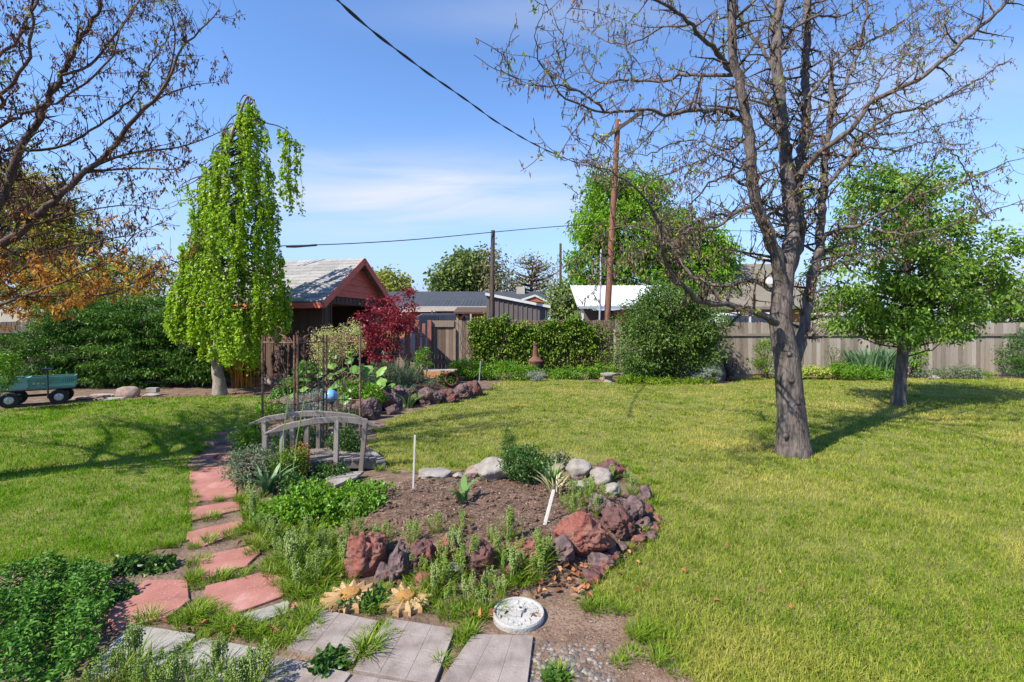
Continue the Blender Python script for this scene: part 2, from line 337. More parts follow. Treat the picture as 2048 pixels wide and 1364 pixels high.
m_box = M('orange_cedar', [(.36,.17,.075),(.47,.25,.12)], 6, 6, .8, .3, 50, (6,1,1))
m_glass = M('dark_window', [(.02,.025,.04),(.03,.04,.06)], 3, 2, .08, spec=.7)
m_stick = M('painted_white_stake', [(.42,.40,.36),(.52,.50,.46)], 20, 4, .7)
m_stem = LM('green_stem', [(.14,.22,.05),(.24,.31,.09)], 0, .6)
m_woodstem = M('twig', [(.03,.021,.017),(.06,.044,.036),(.11,.085,.07)], 14, 5, .9)
# foliage
m_weep = LM('fresh_lime_leaf', [(.13,.27,.008),(.28,.45,.016),(.46,.60,.06)], .42, .42)
m_yew = LM('dark_yew', [(.022,.08,.010),(.07,.18,.02),(.21,.35,.045)], .2, .55)
m_rust = LM('rusty_juniper', [(.09,.18,.016),(.23,.30,.03),(.45,.34,.04),(.66,.34,.045)], .3, .6)
m_leafgr = LM('young_tree_leaf', [(.055,.14,.010),(.14,.27,.022),(.29,.42,.06)], .38, .4)
m_maple = LM('bright_green_canopy', [(.06,.17,.006),(.15,.31,.012),(.29,.44,.03)], .38, .5)
m_far = LM('far_green_canopy', [(.08,.14,.03),(.15,.215,.045),(.24,.29,.08)], .3, .6)
m_fary = LM('far_yellow_canopy', [(.15,.19,.025),(.27,.29,.04),(.36,.36,.07)], .3, .6)
m_farb = LM('far_budding_canopy', [(.16,.15,.07),(.23,.22,.10),(.30,.30,.14)], .3, .6)
m_bush = LM('olive_shrub_leaf', [(.03,.075,.012),(.075,.15,.02),(.20,.28,.05)], .28, .5)
m_ivy = LM('ivy_leaf', [(.05,.12,.008),(.12,.22,.014),(.26,.36,.03)], .3, .45)
m_green = LM('bright_perennial', [(.055,.16,.006),(.12,.27,.010),(.22,.37,.025)], .35, .45)
m_dgreen = LM('dark_perennial', [(.022,.07,.012),(.05,.125,.02),(.11,.20,.035)], .25, .4)
m_vinca = LM('vinca_leaf', [(.03,.11,.010),(.07,.19,.018),(.14,.29,.035)], .25, .5, None, .2)
m_grey = LM('silver_leaf', [(.16,.20,.16),(.25,.30,.24),(.36,.40,.34)], .2, .7)
m_sage = LM('sage_leaf', [(.09,.13,.07),(.15,.20,.10),(.23,.28,.16)], .25, .7)
m_lime = LM('chartreuse_leaf', [(.22,.30,.03),(.34,.41,.06),(.48,.50,.14)], .3, .5)
m_plume = LM('cream_plume', [(.36,.38,.10),(.50,.50,.18),(.62,.60,.30)], .3, .7)
m_rhub = LM('big_mid_green_leaf', [(.07,.17,.025),(.12,.25,.04),(.19,.33,.07)], .25, .4)
m_burg = LM('burgundy_leaf', [(.10,.008,.018),(.26,.022,.04),(.42,.07,.085)], .3, .4)
m_seed = LM('brown_samara', [(.055,.022,.014),(.12,.048,.024),(.22,.09,.035)], .25, .7)
m_seedo = LM('orange_samara', [(.24,.085,.015),(.50,.21,.028),(.64,.35,.055)], .35, .7)
m_bud = LM('spring_bud', [(.14,.20,.02),(.24,.31,.035),(.36,.42,.07)], .35, .5)
m_catkin = LM('tan_catkin', [(.085,.050,.034),(.17,.105,.070),(.28,.19,.13)], .2, .8)
m_pod = LM('seed_pod', [(.11,.20,.02),(.20,.30,.045),(.32,.39,.09)], .25, .5)
m_strap = LM('strap_leaf', [(.10,.21,.05),(.17,.30,.08),(.27,.38,.14)], .3, .4)
m_straw = LM('straw', [(.34,.29,.14),(.48,.42,.24),(.58,.53,.36)], .2, .7)
m_amber = LM('amber_leaf', [(.25,.12,.02),(.36,.19,.03),(.40,.27,.06)], .3, .5)
m_blueflower = LM('blue_flower', [(.16,.16,.42),(.27,.27,.55)], .2, .6)

# ---------------------------------------------------------------- things, parts, tags
def thing(name, label, cat, loc=(0,0,0), rotz=0.0, group=None):
    o = bpy.data.objects.new(name, None); C.objects.link(o); o.empty_display_size = 0.1
    o.location = tuple(float(q) for q in loc); o.rotation_euler = (0, 0, rotz); o['label'] = label; o['category'] = cat
    if group: o['group'] = group
    return o
def tag(o, label, cat, group=None, kind=None):
    o['label'] = label; o['category'] = cat
    if group: o['group'] = group
    if kind: o['kind'] = kind
    return o
def struct(o): o['kind'] = 'structure'; return o
def kids(o): return [c for c in C.objects if c.parent == o]
def dup(root, ch, loc, rotz=0.0, sc=1.0, label=None):
    r = root.copy(); C.objects.link(r); r.location = tuple(float(q) for q in loc); r.rotation_euler = (0, 0, rotz); r.scale = (sc, sc, sc)
    if label: r['label'] = label
    for c in ch:
        d = c.copy(); C.objects.link(d); d.parent = r
    return r

# ================================================================ SETTING
exec_ground = True
mb = MB()
xs = np.concatenate((np.linspace(-900, -20, 12), np.arange(-18, 26, 0.5), np.linspace(28, 900, 12)))
ys = np.concatenate((np.linspace(-60, 0, 5), np.arange(0.5, 24, 0.5), np.linspace(26, 1500, 14)))
gx, gy = np.meshgrid(xs, ys); v = np.c_[gx.ravel(), gy.ravel(), np.zeros(gx.size)]
nx = len(xs); i = (np.arange(len(ys)-1)[:, None]*nx+np.arange(nx-1)[None]).ravel()
mb.add(v, np.stack((i, i+1, i+nx+1, i+nx), 1))
struct(mb.build('ground', m_soil))
def inpoly(x, y, poly):
    c = np.zeros(x.shape, bool); n = len(poly)
    for k in range(n):
        x1, y1 = poly[k][:2]; x2, y2 = poly[(k+1) % n][:2]
        cond = ((y1 > y) != (y2 > y)); c ^= cond & (x < (x2-x1)*(y-y1)/(y2-y1+1e-12)+x1)
    return c
RL = [G(*q) for q in [(1420,1400),(1390,1364),(1330,1300),(1262,1240),(1190,1185),(1195,1135),(1262,1088),(1298,1050),(1282,965),(1238,930),(1100,936),(985,940),(880,946),(765,940),(742,905),(748,872),(780,838),(880,808),(970,784),(1000,762),(1100,757),(1240,767),(1440,770),(1510,753),(2048,757)]]
RL += [np.array((26, 15.6, 0)), np.array((26, 1.5, 0)), np.array((1.3, 1.5, 0))]
LLp = [G(*q) for q in [(0,1146),(150,1138),(255,1118),(368,1090),(378,1040),(374,985),(376,930),(410,890),(450,862),(520,850),(535,795),(450,792),(240,799),(130,810),(0,820)]]
LLp += [np.array((-18, 9.0, 0)), np.array((-18, 3.2, 0))]
def ragged(poly, amp=0.05, step=0.12):
    out = []
    for k in range(len(poly)):
        a, b = poly[k], poly[(k+1) % len(poly)]; n = max(1, int(np.linalg.norm(b-a)/step))
        n = min(n, 60)
        for j in range(n):
            p = a+(b-a)*j/n; out.append(p+np.array((rng.normal(0, amp), rng.normal(0, amp), 0))*min(1, p[1]/6+.3))
    return out
RLr, LLr = ragged(RL, .035), ragged(LLp, .035)
for poly, mt in ((RLr, m_lawn), (LLr, m_lawn)):
    mb = MB(); pp = np.array(poly); pp[:, 2] = 0.006
    if np.sum(pp[:, 0]*np.roll(pp[:, 1], -1)-np.roll(pp[:, 0], -1)*pp[:, 1]) < 0: pp = pp[::-1]
    mb.add(pp, np.arange(len(pp))); struct(mb.build('lawn', mt))
mb = MB(); pth = np.array([G(*q) for q in [(1060,1400),(1060,1290),(1100,1200),(1170,1130),(1270,1070),(1320,1075),(1270,1110),(1215,1145),(1210,1190),(1290,1250),(1350,1310),(1420,1400)]]); pth[:, 2] = .004
mb.add(pth if np.cross(pth[1][:2]-pth[0][:2], pth[2][:2]-pth[1][:2]) > 0 else pth[::-1], np.arange(len(pth)))
struct(mb.build('path', m_path))
def mound(name, hf, x0, x1, y0, y1, step, mt, bump, thr):
    xs = np.arange(x0, x1, step); ys = np.arange(y0, y1, step); gx, gy = np.meshgrid(xs, ys)
    h = hf(gx, gy); nz = np.array([[mnoise.fractal(Vector((a*4, b*4, 1.7)), 1.0, 2.0, 4) for a in xs] for b in ys])
    z = h+bump*nz*np.clip(h/0.05, 0, 1)-0.012
    nx = len(xs); i = (np.arange(len(ys)-1)[:, None]*nx+np.arange(nx-1)[None])
    ok = (h[:-1, :-1] > thr) | (h[1:, 1:] > thr)
    i = i[ok]; mb = MB(); mb.add(np.c_[gx.ravel(), gy.ravel(), z.ravel()], np.stack((i, i+1, i+nx+1, i+nx), 1))
    return struct(mb.build(name, mt, smooth=True))
mound('garden_bed', H1, -1.8, 1.55, 3.05, 5.8, .035, m_mulch, .022, .0005)
mound('garden_bed', H2, -7.0, 0.2, 7.8, 15.5, .10, m_mulch, .03, .0005)

def lawn_grass(poly, n, mt, h0, h1, name, label, wmul=1.0):
    Y = 2.1*(16.8/2.1)**rng.random(n); X = (rng.random(n)*2-1)*(1.12*Y+0.9)
    pa = np.array(poly); ok = inpoly(X, Y, pa); X, Y = X[ok], Y[ok]; k = len(X)
    nz = np.sin(X*2.1+np.cos(Y*1.7)*2)*np.sin(Y*2.6+X*.8)
    hh = (h0+(h1-h0)*rng.random(k))*(1+.25*nz)
    # thicker green clumps and flattened straw
    nc = 2600; Yc = 2.2*(16.5/2.2)**rng.random(nc); Xc = (rng.random(nc)*2-1)*(1.12*Yc+.9); okc = inpoly(Xc, Yc, pa); Xc, Yc = Xc[okc], Yc[okc]; per = 22
    cx = np.repeat(Xc, per)+rng.normal(0, .045, len(Xc)*per)*np.repeat(np.maximum(1, Yc/6), per); cyy = np.repeat(Yc, per)+rng.normal(0, .045, len(Xc)*per)
    mb = MB(); q_ = len(cx); blades(mb, np.c_[cx, cyy, np.full(q_, .004)], rng.random(q_)*6.283, h1*(.8+.6*rng.random(q_)), np.maximum(.004, .00105*cyy)*wmul, .4+rng.random(q_)*.7, 2, rnd=np.repeat(rng.random(len(Xc))**2*.6, per)*rng.random(q_))
    blades(mb, np.c_[X, Y, np.full(k, .004)], rng.random(k)*6.283, hh, np.maximum(.0034, .0009*Y)*wmul, .25+rng.random(k)*.75, 2)
    return tag(mb.build(name, mt), label, 'grass', kind='stuff')
lawn_grass(RLr, 400000, m_grass_r, .030, .062, 'grass', 'short sunlit yellow green lawn grass on the right')
lawn_grass(LLr, 360000, m_grass_l, .035, .075, 'grass', 'lush shaded green lawn grass on the left')

# ================================================================ FENCES
def fence(name, label, a, b, h, mats, bay=2.4, bw=.14, rail_z=(.35, .76), rail_side=-1, post_mat=None, post_h=None, gapp=.006, hj=.012, cap=False, top_band=None, yelo=None):
    a = np.array((a[0], a[1], 0.)); b = np.array((b[0], b[1], 0.)); d = b-a; L = np.linalg.norm(d); d /= L
    nrm = np.array((d[1], -d[0], 0)); ang = math.atan2(d[1], d[0])
    root = thing(name, label, 'fence', a)
    nb = max(1, int(round(L/bay)))
    for k in range(nb):
        s0, s1 = L*k/nb, L*(k+1)/nb; mb = MB(); s = s0
        while s < s1-0.03:
            ww = bw*(1+.05*rng.normal()); ww = min(ww, s1-s)
            hh = h+rng.normal(0, hj); p = a+d*(s+ww/2)
            box(mb, (p[0], p[1], hh/2+.02), (ww-gapp-rng.random()*gapp, .018, hh-.04), rz(ang+rng.normal(0, .004)), rng.random())
            s += ww
        mb.build('board_panel', mats, root, o=a)
    for zf in rail_z:
        mb = MB(); z = h*zf; beam(mb, a+nrm*.034*-rail_side*-1+np.array((0,0,z)), b+nrm*.034*-rail_side*-1+np.array((0,0,z)), .045, .09, rnd=rng.random()); mb.build('rail', mats, root, o=a)
    for k in range(nb+1):
        p = a+d*L*k/nb+nrm*.06*rail_side*-1*-1*-1
        mb = MB(); ph = post_h or h*rng.uniform(.80, .97)
        box(mb, (p[0], p[1], ph/2), (.09, .07, ph), rz(ang), rng.random()); mb.build('post', post_mat or mats, root, o=a)
    return root
# right-hand fence, rails towards us
fence('board_fence', 'long weathered grey board fence along the back of the right lawn', (3.6, 16.7), (24, 16.5), 1.84, m_fence_grey, 2.7, .145, (.77,), 1, post_h=1.62)
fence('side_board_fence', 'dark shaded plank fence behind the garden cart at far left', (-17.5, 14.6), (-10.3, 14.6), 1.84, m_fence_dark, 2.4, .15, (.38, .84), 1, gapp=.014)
fence('vine_covered_fence', 'brown plank fence carrying the climbing vine beside the wooden gate', (-2.15, 18.0), (4.1, 18.0), 1.93, m_fence_warm, 2.1, .14, (.45, .90), -1, gapp=.008)
# gate and its red posts
gt = thing('wooden_gate', 'weathered plank gate with a top board between red brown posts', 'gate', (-3.07, 18.0, 0))
mb = MB(); xg = -3.05
while xg < -2.22:
    box(mb, (xg+.07, 18.02, .98), (.128, .02, 1.80+rng.normal(0,.01)), None, rng.random()); xg += .138
mb.build('board_panel', m_fence_warm, gt, o=(-3.07, 18, 0))
mb = MB(); box(mb, (-2.63, 17.97, 1.80), (.93, .04, .24), None, .8); mb.build('top_board', m_fence_warm, gt, o=(-3.07, 18, 0))
mb = MB(); box(mb, (-2.63, 17.975, .35), (.90, .035, .12), None, .4); mb.build('rail', m_fence_warm, gt, o=(-3.07, 18, 0))
mb = MB(); box(mb, (-3.02, 17.94, 1.0), (.02, .02, .16), None, .4); box(mb, (-2.98, 17.925, 1.0), (.11, .02, .025)); mb.build('latch', m_iron, gt, o=(-3.07, 18, 0))
for k, (px, hh, wd, lb) in enumerate(((815, 1.72, .20, 'wide leaning red brown fence post nearest the burgundy shrub'), (835, 1.93, .17, 'tall red brown post with a gap of light beside it'), (848, 1.80, .12, 'narrow red brown post in the gate gap'), (859, 1.93, .15, 'red brown hinge post on the left edge of the plank gate'))):
    x = (px-1024)*17.9/960; mb = MB(); box(mb, (x, 17.9, hh/2), (wd, .12, hh), rz(.05*k)@np.array(((1,0,0),(0,1,0),(0,0,1.))), .3+.1*k, taper=.95)
    tag(mb.build('fence_post', m_post, bevel=.01), lb, 'post', 'red brown posts by the gate')

# ================================================================ GARAGE (local: +y along the gable wall, -x along the side wall)
ga = thing('garage', 'dark brown garage with red gable, open door and grey shingle roof', 'garage', (-5.53, 14.0, 0), R(-14.36))
GW, GLn, EH, PH = 3.35, 5.4, 2.62, 3.82
mb = MB()
def siding(mb, axis, s0, s1, z0, z1, sgn):     # board and batten: a sheet with raised battens
    if axis == 'x':
        box(mb, ((s0+s1)/2, .04, (z0+z1)/2), (abs(s1-s0), .08, z1-z0), None, .5)
        s = min(s0, s1)+.1
        while s < max(s0, s1): box(mb, (s, -.012, (z0+z1)/2), (.045, .024, z1-z0-.01), None, rng.random()); s += .30
    else:
        box(mb, (-.04, (s0+s1)/2, (z0+z1)/2), (.08, abs(s1-s0), z1-z0), None, .5)
        s = s0+.1
        while s < s1: box(mb, (.012, s, (z0+z1)/2), (.024, .045, z1-z0-.01), None, rng.random()); s += .22
siding(mb, 'x', -GLn, -.081, .16, EH, 1)
siding(mb, 'y', 0, .38, .16, EH, 1); siding(mb, 'y', 2.72, GW, .16, EH, 1); siding(mb, 'y', .381, 2.719, 2.38, EH, 1)
box(mb, (-GLn/2, GW-.04, 1.4), (GLn, .08, 2.44), None, .5); box(mb, (-GLn-.041, GW/2, 1.4), (.08, GW, 2.44), None, .5)
gw_ = mb.build('wall', m_brown, ga)
mb = MB(); box(mb, (-GLn/2, .03, .08), (GLn+.1, .2, .155), None, .5); box(mb, (-.06, .19, .08), (.2, .36, .155)); box(mb, (-.06, 3.05, .08), (.2, .6, .155)); mb.build('foundation', m_concrete, ga)
mb = MB(); ap = np.array((0, GW/2, PH))
for k in range(6):                                   # red lap boards of the gable, each lapping the one below
    z0 = EH+.003+k*.2; z1 = min(z0+.205, PH-.02)
    if z0 > PH-.05: break
    w0 = (GW/2+.12)*(1-(z0-EH)/(PH-EH)); w1 = (GW/2+.12)*max(0, 1-(z1-EH)/(PH-EH)); c = GW/2
    v = [(.055, c-w0, z0), (.055, c+w0, z0), (.03, c+w1, z1), (.03, c-w1, z1), (-.02, c-w0, z0), (-.02, c+w0, z0), (-.02, c+w1, z1), (-.02, c-w1, z1)]
    mb.add(v, np.array(((0,1,2,3),(7,6,5,4),(0,4,5,1),(3,2,6,7),(0,3,7,4),(1,5,6,2))), rng.random())
mb.build('gable', m_red, ga)
ov = .42; sl = (PH-EH)/(GW/2); ez = EH-ov*sl
mb = MB()
for sgn in (0, 1):
    nrow = 13
    for k in range(nrow):                            # shingle courses
        t0, t1 = k/nrow, (k+1)/nrow+.012
        y0 = -ov+(GW/2+ov)*t0; y1 = -ov+(GW/2+ov)*min(t1, 1); z0 = ez+(PH-ez)*t0+.10; z1 = ez+(PH-ez)*min(t1, 1)+.10
        if sgn: y0, y1 = GW-y0, GW-y1
        x = -GLn-.3
        while x < .36:
            x2 = min(x+.9, .37); th = .026; r_ = rng.random()
            q = [(x, y0, z0+th), (x2, y0, z0+th), (x2, y1, z1+.006), (x, y1, z1+.006), (x, y0, z0-.01), (x2, y0, z0-.01), (x2, y1, z1-.03), (x, y1, z1-.03)]
            f = np.array(((0,1,2,3),(7,6,5,4),(0,4,5,1),(3,2,6,7),(0,3,7,4),(1,5,6,2)))
            mb.add(q, f if not sgn else f[:, ::-1], r_); x = x2
rf = mb.build('roof', m_shingle, ga)
mb = MB()
for sgn in (0, 1):
    y0, y1 = (-ov-.01, GW/2) if not sgn else (GW+ov+.01, GW/2)
    beam(mb, (.355, y0, ez), (.355, y1, PH), .035, .19, rnd=.5)
box(mb, (-GLn/2+.02, -ov-.015, ez-.01), (GLn+.7, .03, .16)); box(mb, (-GLn/2+.02, GW+ov+.015, ez-.01), (GLn+.7, .03, .16)); mb.build('fascia', m_red, ga)
mb = MB(); box(mb, (-GLn/2+.02, -ov/2-.02, ez+.02), (GLn+.6, ov-.06, .02)); box(mb, (-GLn/2+.02, GW+ov/2+.02, ez+.02), (GLn+.6, ov-.06, .02)); mb.build('soffit', m_brown, ga)
mb = MB(); box(mb, (.02, .36, 1.2), (.06, .06, 2.36)); box(mb, (.02, 2.74, 1.2), (.06, .06, 2.36)); box(mb, (.02, 1.55, 2.41), (.06, 2.44, .06)); mb.build('door_frame', m_bark2, ga)
mb = MB(); box(mb, (-2.6, 1.6, 1.2), (.04, 3.1, 2.3)); box(mb, (-1.3, 1.6, .02), (2.6, 3.1, .03)); box(mb, (-1.0, 2.0, 2.44), (1.6, 2.5, .05)); mb.build('interior', m_orange_in, ga)

# ================================================================ BEYOND THE FENCE
def slope_roof(mb, x0, x1, ya, za, yb, zb, th=.08, rnd=.5):
    v = [(x0,ya,za),(x1,ya,za),(x1,yb,zb),(x0,yb,zb)]; v += [(p[0],p[1],p[2]-th) for p in v]
    mb.add(v, np.array(((0,1,2,3),(7,6,5,4),(0,4,5,1),(1,5,6,2),(2,6,7,3),(3,7,4,0))), rnd)
def bx(mb, x0, x1, y0, y1, z0, z1, rnd=.5): box(mb, ((x0+x1)/2, (y0+y1)/2, (z0+z1)/2), (x1-x0, y1-y0, z1-z0), None, rnd)
def X(px, Y): return (px-CX)*Y/F
def Z(py, Y): return CH-(py-HY)*Y/F
# low brick house with dark roof
D = 32.0; h1 = thing('brick_house', 'low orange brick house with long charcoal roof beyond the gate', 'house', (-4, D, 0))
mb = MB(); bx(mb, X(740,D), X(1090,D), D, D+7, 0, 3.0); mb.build('wall', m_brick, h1, o=(-4,D,0))
mb = MB(); slope_roof(mb, X(730,D), X(1100,D), D-.7, Z(616,D), D+4, Z(583,D+4)); slope_roof(mb, X(730,D), X(1100,D), D+4, Z(583,D+4)+.002, D+8.5, 2.9)
rf = mb.build('roof', m_roofdark, h1, o=(-4,D,0))
mb = MB(); bx(mb, X(1034,D), X(1052,D), D+3.2, D+3.9, 3.6, Z(574,D+3.5)); mb.build('chimney', m_cream, rf)
rf.children[0].location = (0,0,0); rf.children[0].data.transform(Matrix.Translation((4,-D,0)))
mb = MB(); bx(mb, X(735,D), X(1100,D), D-.74, D-.702, Z(624,D), Z(616,D)); mb.build('fascia', m_white, h1, o=(-4,D,0))
mb = MB()
for k in range(20): slope_roof(mb, X(848+k*7.2,D-2), X(848+k*7.2+6.6,D-2), D-3.2, Z(613,D-3.2), D-.9, Z(600,D-.9), .05, rng.random())
mb.build('porch_roof', m_roofdark, h1, o=(-4,D,0))
mb = MB(); bx(mb, X(815,D-3), X(1010,D-3), D-3.3, D-3.22, Z(622,D-3.2), Z(612.5,D-3.2)); mb.build('porch_fascia', m_cream, h1, o=(-4,D,0))
for px in (878, 910):
    mb = MB(); bx(mb, X(px-6,D), X(px+6,D), D-.06, D-.005, 0.9, Z(622,D)); fr = mb.build('window', m_cream, h1, o=(-4,D,0))
    mb = MB(); bx(mb, X(px-4.5,D), X(px+4.5,D), D-.09, D-.061, 1.0, Z(624,D)); pn = mb.build('pane', m_glass, fr, o=(-4,D,0))
for px in (865, 942):
    mb = MB(); bx(mb, X(px-1.5,D-3), X(px+1.5,D-3), D-3.2, D-3.1, 0, Z(622,D-3)); mb.build('porch_post', m_cream, h1, o=(-4,D,0))
mb = MB(); Dg = D-1.2                                   # small white edged gable at the right end
mb.add([(X(1046,Dg),Dg,Z(601,Dg)),(X(1097,Dg),Dg,Z(606,Dg)),(X(1070,Dg),Dg,Z(592,Dg)),(X(1046,Dg),Dg+2,Z(601,Dg)),(X(1097,Dg),Dg+2,Z(606,Dg)),(X(1070,Dg),Dg+2,Z(592,Dg))],[np.array(((0,1,2),(5,4,3))),np.array(((0,3,4,1),(1,4,5,2),(2,5,3,0)))]); mb.build('gable', m_brick, h1, o=(-4,D,0))
mb = MB(); beam(mb, (X(1043,Dg),Dg-.04,Z(600,Dg)),(X(1070,Dg),Dg-.04,Z(591,Dg)),.08,.12); beam(mb,(X(1070,Dg),Dg-.04,Z(591,Dg)),(X(1101,Dg),Dg-.04,Z(606,Dg)),.08,.12); mb.build('gable_trim', m_white, h1, o=(-4,D,0))
# grey sloped-roof shed
D = 21.0; s1 = thing('metal_shed', 'grey ribbed shed with white edged roof sloping down to the right', 'shed', (0, D, 0)); o_ = (0,D,0)
mb = MB(); xa, xb = X(973,D), X(1096,D); za, zb = Z(591,D), Z(615,D)
mb.add([(xa,D,0),(xb,D,0),(xb,D,zb),(xa,D,za),(xa,D+2.5,0),(xb,D+2.5,0),(xb,D+2.5,zb),(xa,D+2.5,za)], QF[[2,4,3,5,1,0]] if False else np.array(((0,1,2,3),(5,4,7,6),(4,0,3,7),(1,5,6,2),(3,2,6,7))))
for k in range(13):
    t = (k+.5)/13; xx = xa+(xb-xa)*t; zt = za+(zb-za)*t-.03
    bx(mb, xx-.02, xx+.02, D-.03, D-.002, 0, zt)
mb.build('wall', m_shedgrey, s1, o=o_)
mb = MB(); mb.add([(xa-.05,D-.12,za+.12),(xb+.1,D-.12,zb+.08),(xb+.1,D+2.7,zb+.08),(xa-.05,D+2.7,za+.12),(xa-.05,D-.12,za),(xb+.1,D-.12,zb-.03),(xb+.1,D+2.7,zb-.03),(xa-.05,D+2.7,za)], np.array(((0,1,2,3),(7,6,5,4),(0,4,5,1),(1,5,6,2),(2,6,7,3),(3,7,4,0)))); mb.build('roof', m_white, s1, o=o_)
# timber lean-to
D = 22.5; s2 = thing('lean_to', 'small brown timber lean to roof beside the grey shed', 'shelter', (X(945,D), D, 0)); o_ = (X(945,D),D,0)
mb = MB(); slope_roof(mb, X(908,D), X(974,D), D-.2, Z(624,D), D+1.4, Z(612,D)); mb.build('roof', m_bark2, s2, o=o_)
for px in (915, 968):
    mb = MB(); bx(mb, X(px-2,D), X(px+2,D), D, D+.1, 0, Z(622,D)-.03); mb.build('post', m_box, s2, o=o_)
mb = MB(); beam(mb, (X(916,D),D+.05,Z(645,D)), (X(930,D),D+.05,Z(626,D)), .08, .08); mb.build('brace', m_box, s2, o=o_)
# white metal-roofed shed
D = 25.0; s3 = thing('white_shed', 'white ribbed metal roof shed behind the tall brown utility pole', 'shed', (X(1250,D), D, 0)); o_ = (X(1250,D),D,0)
mb = MB(); slope_roof(mb, X(1152,D), X(1360,D), D-.5, Z(611,D-.5), D+2.4, Z(571,D+2.4))
for k in range(17):
    xx = X(1152,D)+(X(1360,D)-X(1152,D))*k/16; slope_roof(mb, xx-.02, xx+.02, D-.52, Z(611,D-.5)+.04, D+2.4, Z(571,D+2.4)+.04, .03)
mb.build('roof', m_whitemetal, s3, o=o_)
mb = MB(); bx(mb, X(1155,D), X(1358,D), D-.54, D-.5, Z(618,D), Z(613,D)); mb.build('fascia', m_steel, s3, o=o_)
mb = MB(); bx(mb, X(1240,D), X(1356,D), D-.2, D+2.6, 0, Z(617,D)-.05); mb.build('wall', m_brick, s3, o=o_)
mb = MB(); bx(mb, X(1160,D), X(1239,D), D+1.6, D+2.4, 0, Z(617,D)-.05); mb.build('back_wall', m_shedgrey, s3, o=o_)
mb = MB(); bx(mb, X(1161,D), X(1165,D), D-.4, D-.3, 0, Z(618,D)); mb.build('post', m_white, s3, o=o_)
# tan-roofed brick house on the right
D = 28.0; h2 = thing('tan_roof_house', 'red brick house with tall tan shingle roof behind the bare tree', 'house', (X(1540,D), D, 0)); o_ = (X(1540,D),D,0)
mb = MB(); bx(mb, X(1440,D), X(1632,D), D, D+8, 0, Z(612,D)); mb.build('wall', m_brick, h2, o=o_)
mb = MB(); e0, e1 = Z(613,D-.5), Z(528,D+4)
mb.add([(X(1405,D),D-.5,e0),(X(1650,D),D-.5,e0),(X(1620,D),D+4,e1),(X(1470,D),D+4,e1),(X(1405,D),D+8.5,e0),(X(1650,D),D+8.5,e0)],[np.array(((0,1,2,3),(5,4,3,2))),np.array(((1,5,2),(4,0,3)))])
bx(mb, X(1405,D), X(1650,D), D-.5, D+8.5, e0-.16, e0-.002)
rf = mb.build('roof', m_rooftan, h2, o=o_)
for px, py in ((1536, 566), (1418, 575)):
    t = (613-py)/85; yy = D-.5+4.5*t; zz = Z(py, yy); mb = MB(); bx(mb, X(px-5,yy), X(px+5,yy), yy-.25, yy+.3, zz-.35, zz+.35); mb.build('roof_vent', m_white, rf, o=o_)
# small pale outbuilding and vehicles, only their tops rising over the fence
D = 22.0; s4 = thing('pale_outbuilding', 'small pale flat roofed outbuilding just above the right fence', 'outbuilding', (X(1690,D),D,0)); o_ = (X(1690,D),D,0)
mb = MB(); bx(mb, X(1662,D), X(1725,D), D, D+2, 0, Z(631,D)); mb.build('wall', m_cream, s4, o=o_)
mb = MB(); bx(mb, X(1658,D), X(1729,D), D-.15, D+2.2, Z(631,D)+.002, Z(625,D)); mb.build('roof', m_white, s4, o=o_)
def vehicle(name, label, x0, x1, D, top, mt):
    L = x1-x0; r = thing(name, label, 'car', ((x0+x1)/2, D, 0)); o_ = ((x0+x1)/2, D, 0)
    prof = np.array(((0,.35),(0,1.0),(.06,1.12),(.20,1.18),(.30,top-.12),(.36,top),(.86,top),(.93,top-.12),(1.0,1.15),(1.0,.35)))
    k = len(prof); mb = MB(); v = [(x0+p*L, D, z) for p, z in prof]+[(x0+p*L, D+1.8, z) for p, z in prof]
    j = np.arange(k); j2 = (j+1) % k; mb.add(v, [np.stack((j2, j, k+j, k+j2), -1), j, (k+j)[::-1]]); mb.build('body', mt, r, o=o_, bevel=.05)
    for p0, p1 in ((.33, .58), (.61, .88)):
        mb = MB(); bx(mb, x0+p0*L, x0+p1*L, D-.02, D-.004, 1.22, top-.13); mb.build('window', m_glass, r, o=o_)
    for p in (.18, .80):
        for yy in (D+.05, D+1.6):
            mb = MB(); lathe(mb, [(.18,-.11),(.33,-.11),(.34,0),(.33,.11),(.18,.11)], n=18); vv = mb.v[0]; mb.v[0] = np.stack((vv[:,0], vv[:,2], vv[:,1]), 1)+np.array((x0+p*L, yy, .34))
            mb.build('wheel', m_black, r, o=o_)
vehicle('parked_suv', 'white vehicle with dark windows parked beyond the gate', X(806,22.6)-.4, X(872,22.6)+1.6, 22.6, 2.3, m_bluem)
vehicle('parked_van', 'white topped vehicle with blue windows above the fence behind the big bush', X(1445,21)-1.2, X(1560,21)+.3, 21, 2.3, m_whitemetal)
# pale fence pieces seen over the dark left fence
mb = MB(); bx(mb, X(-20,17), X(75,17), 17, 17.1, 0, Z(622,17)); tag(mb.build('boundary_wall', m_cream), 'pale wall glimpsed over the dark plank fence at far left', 'wall')

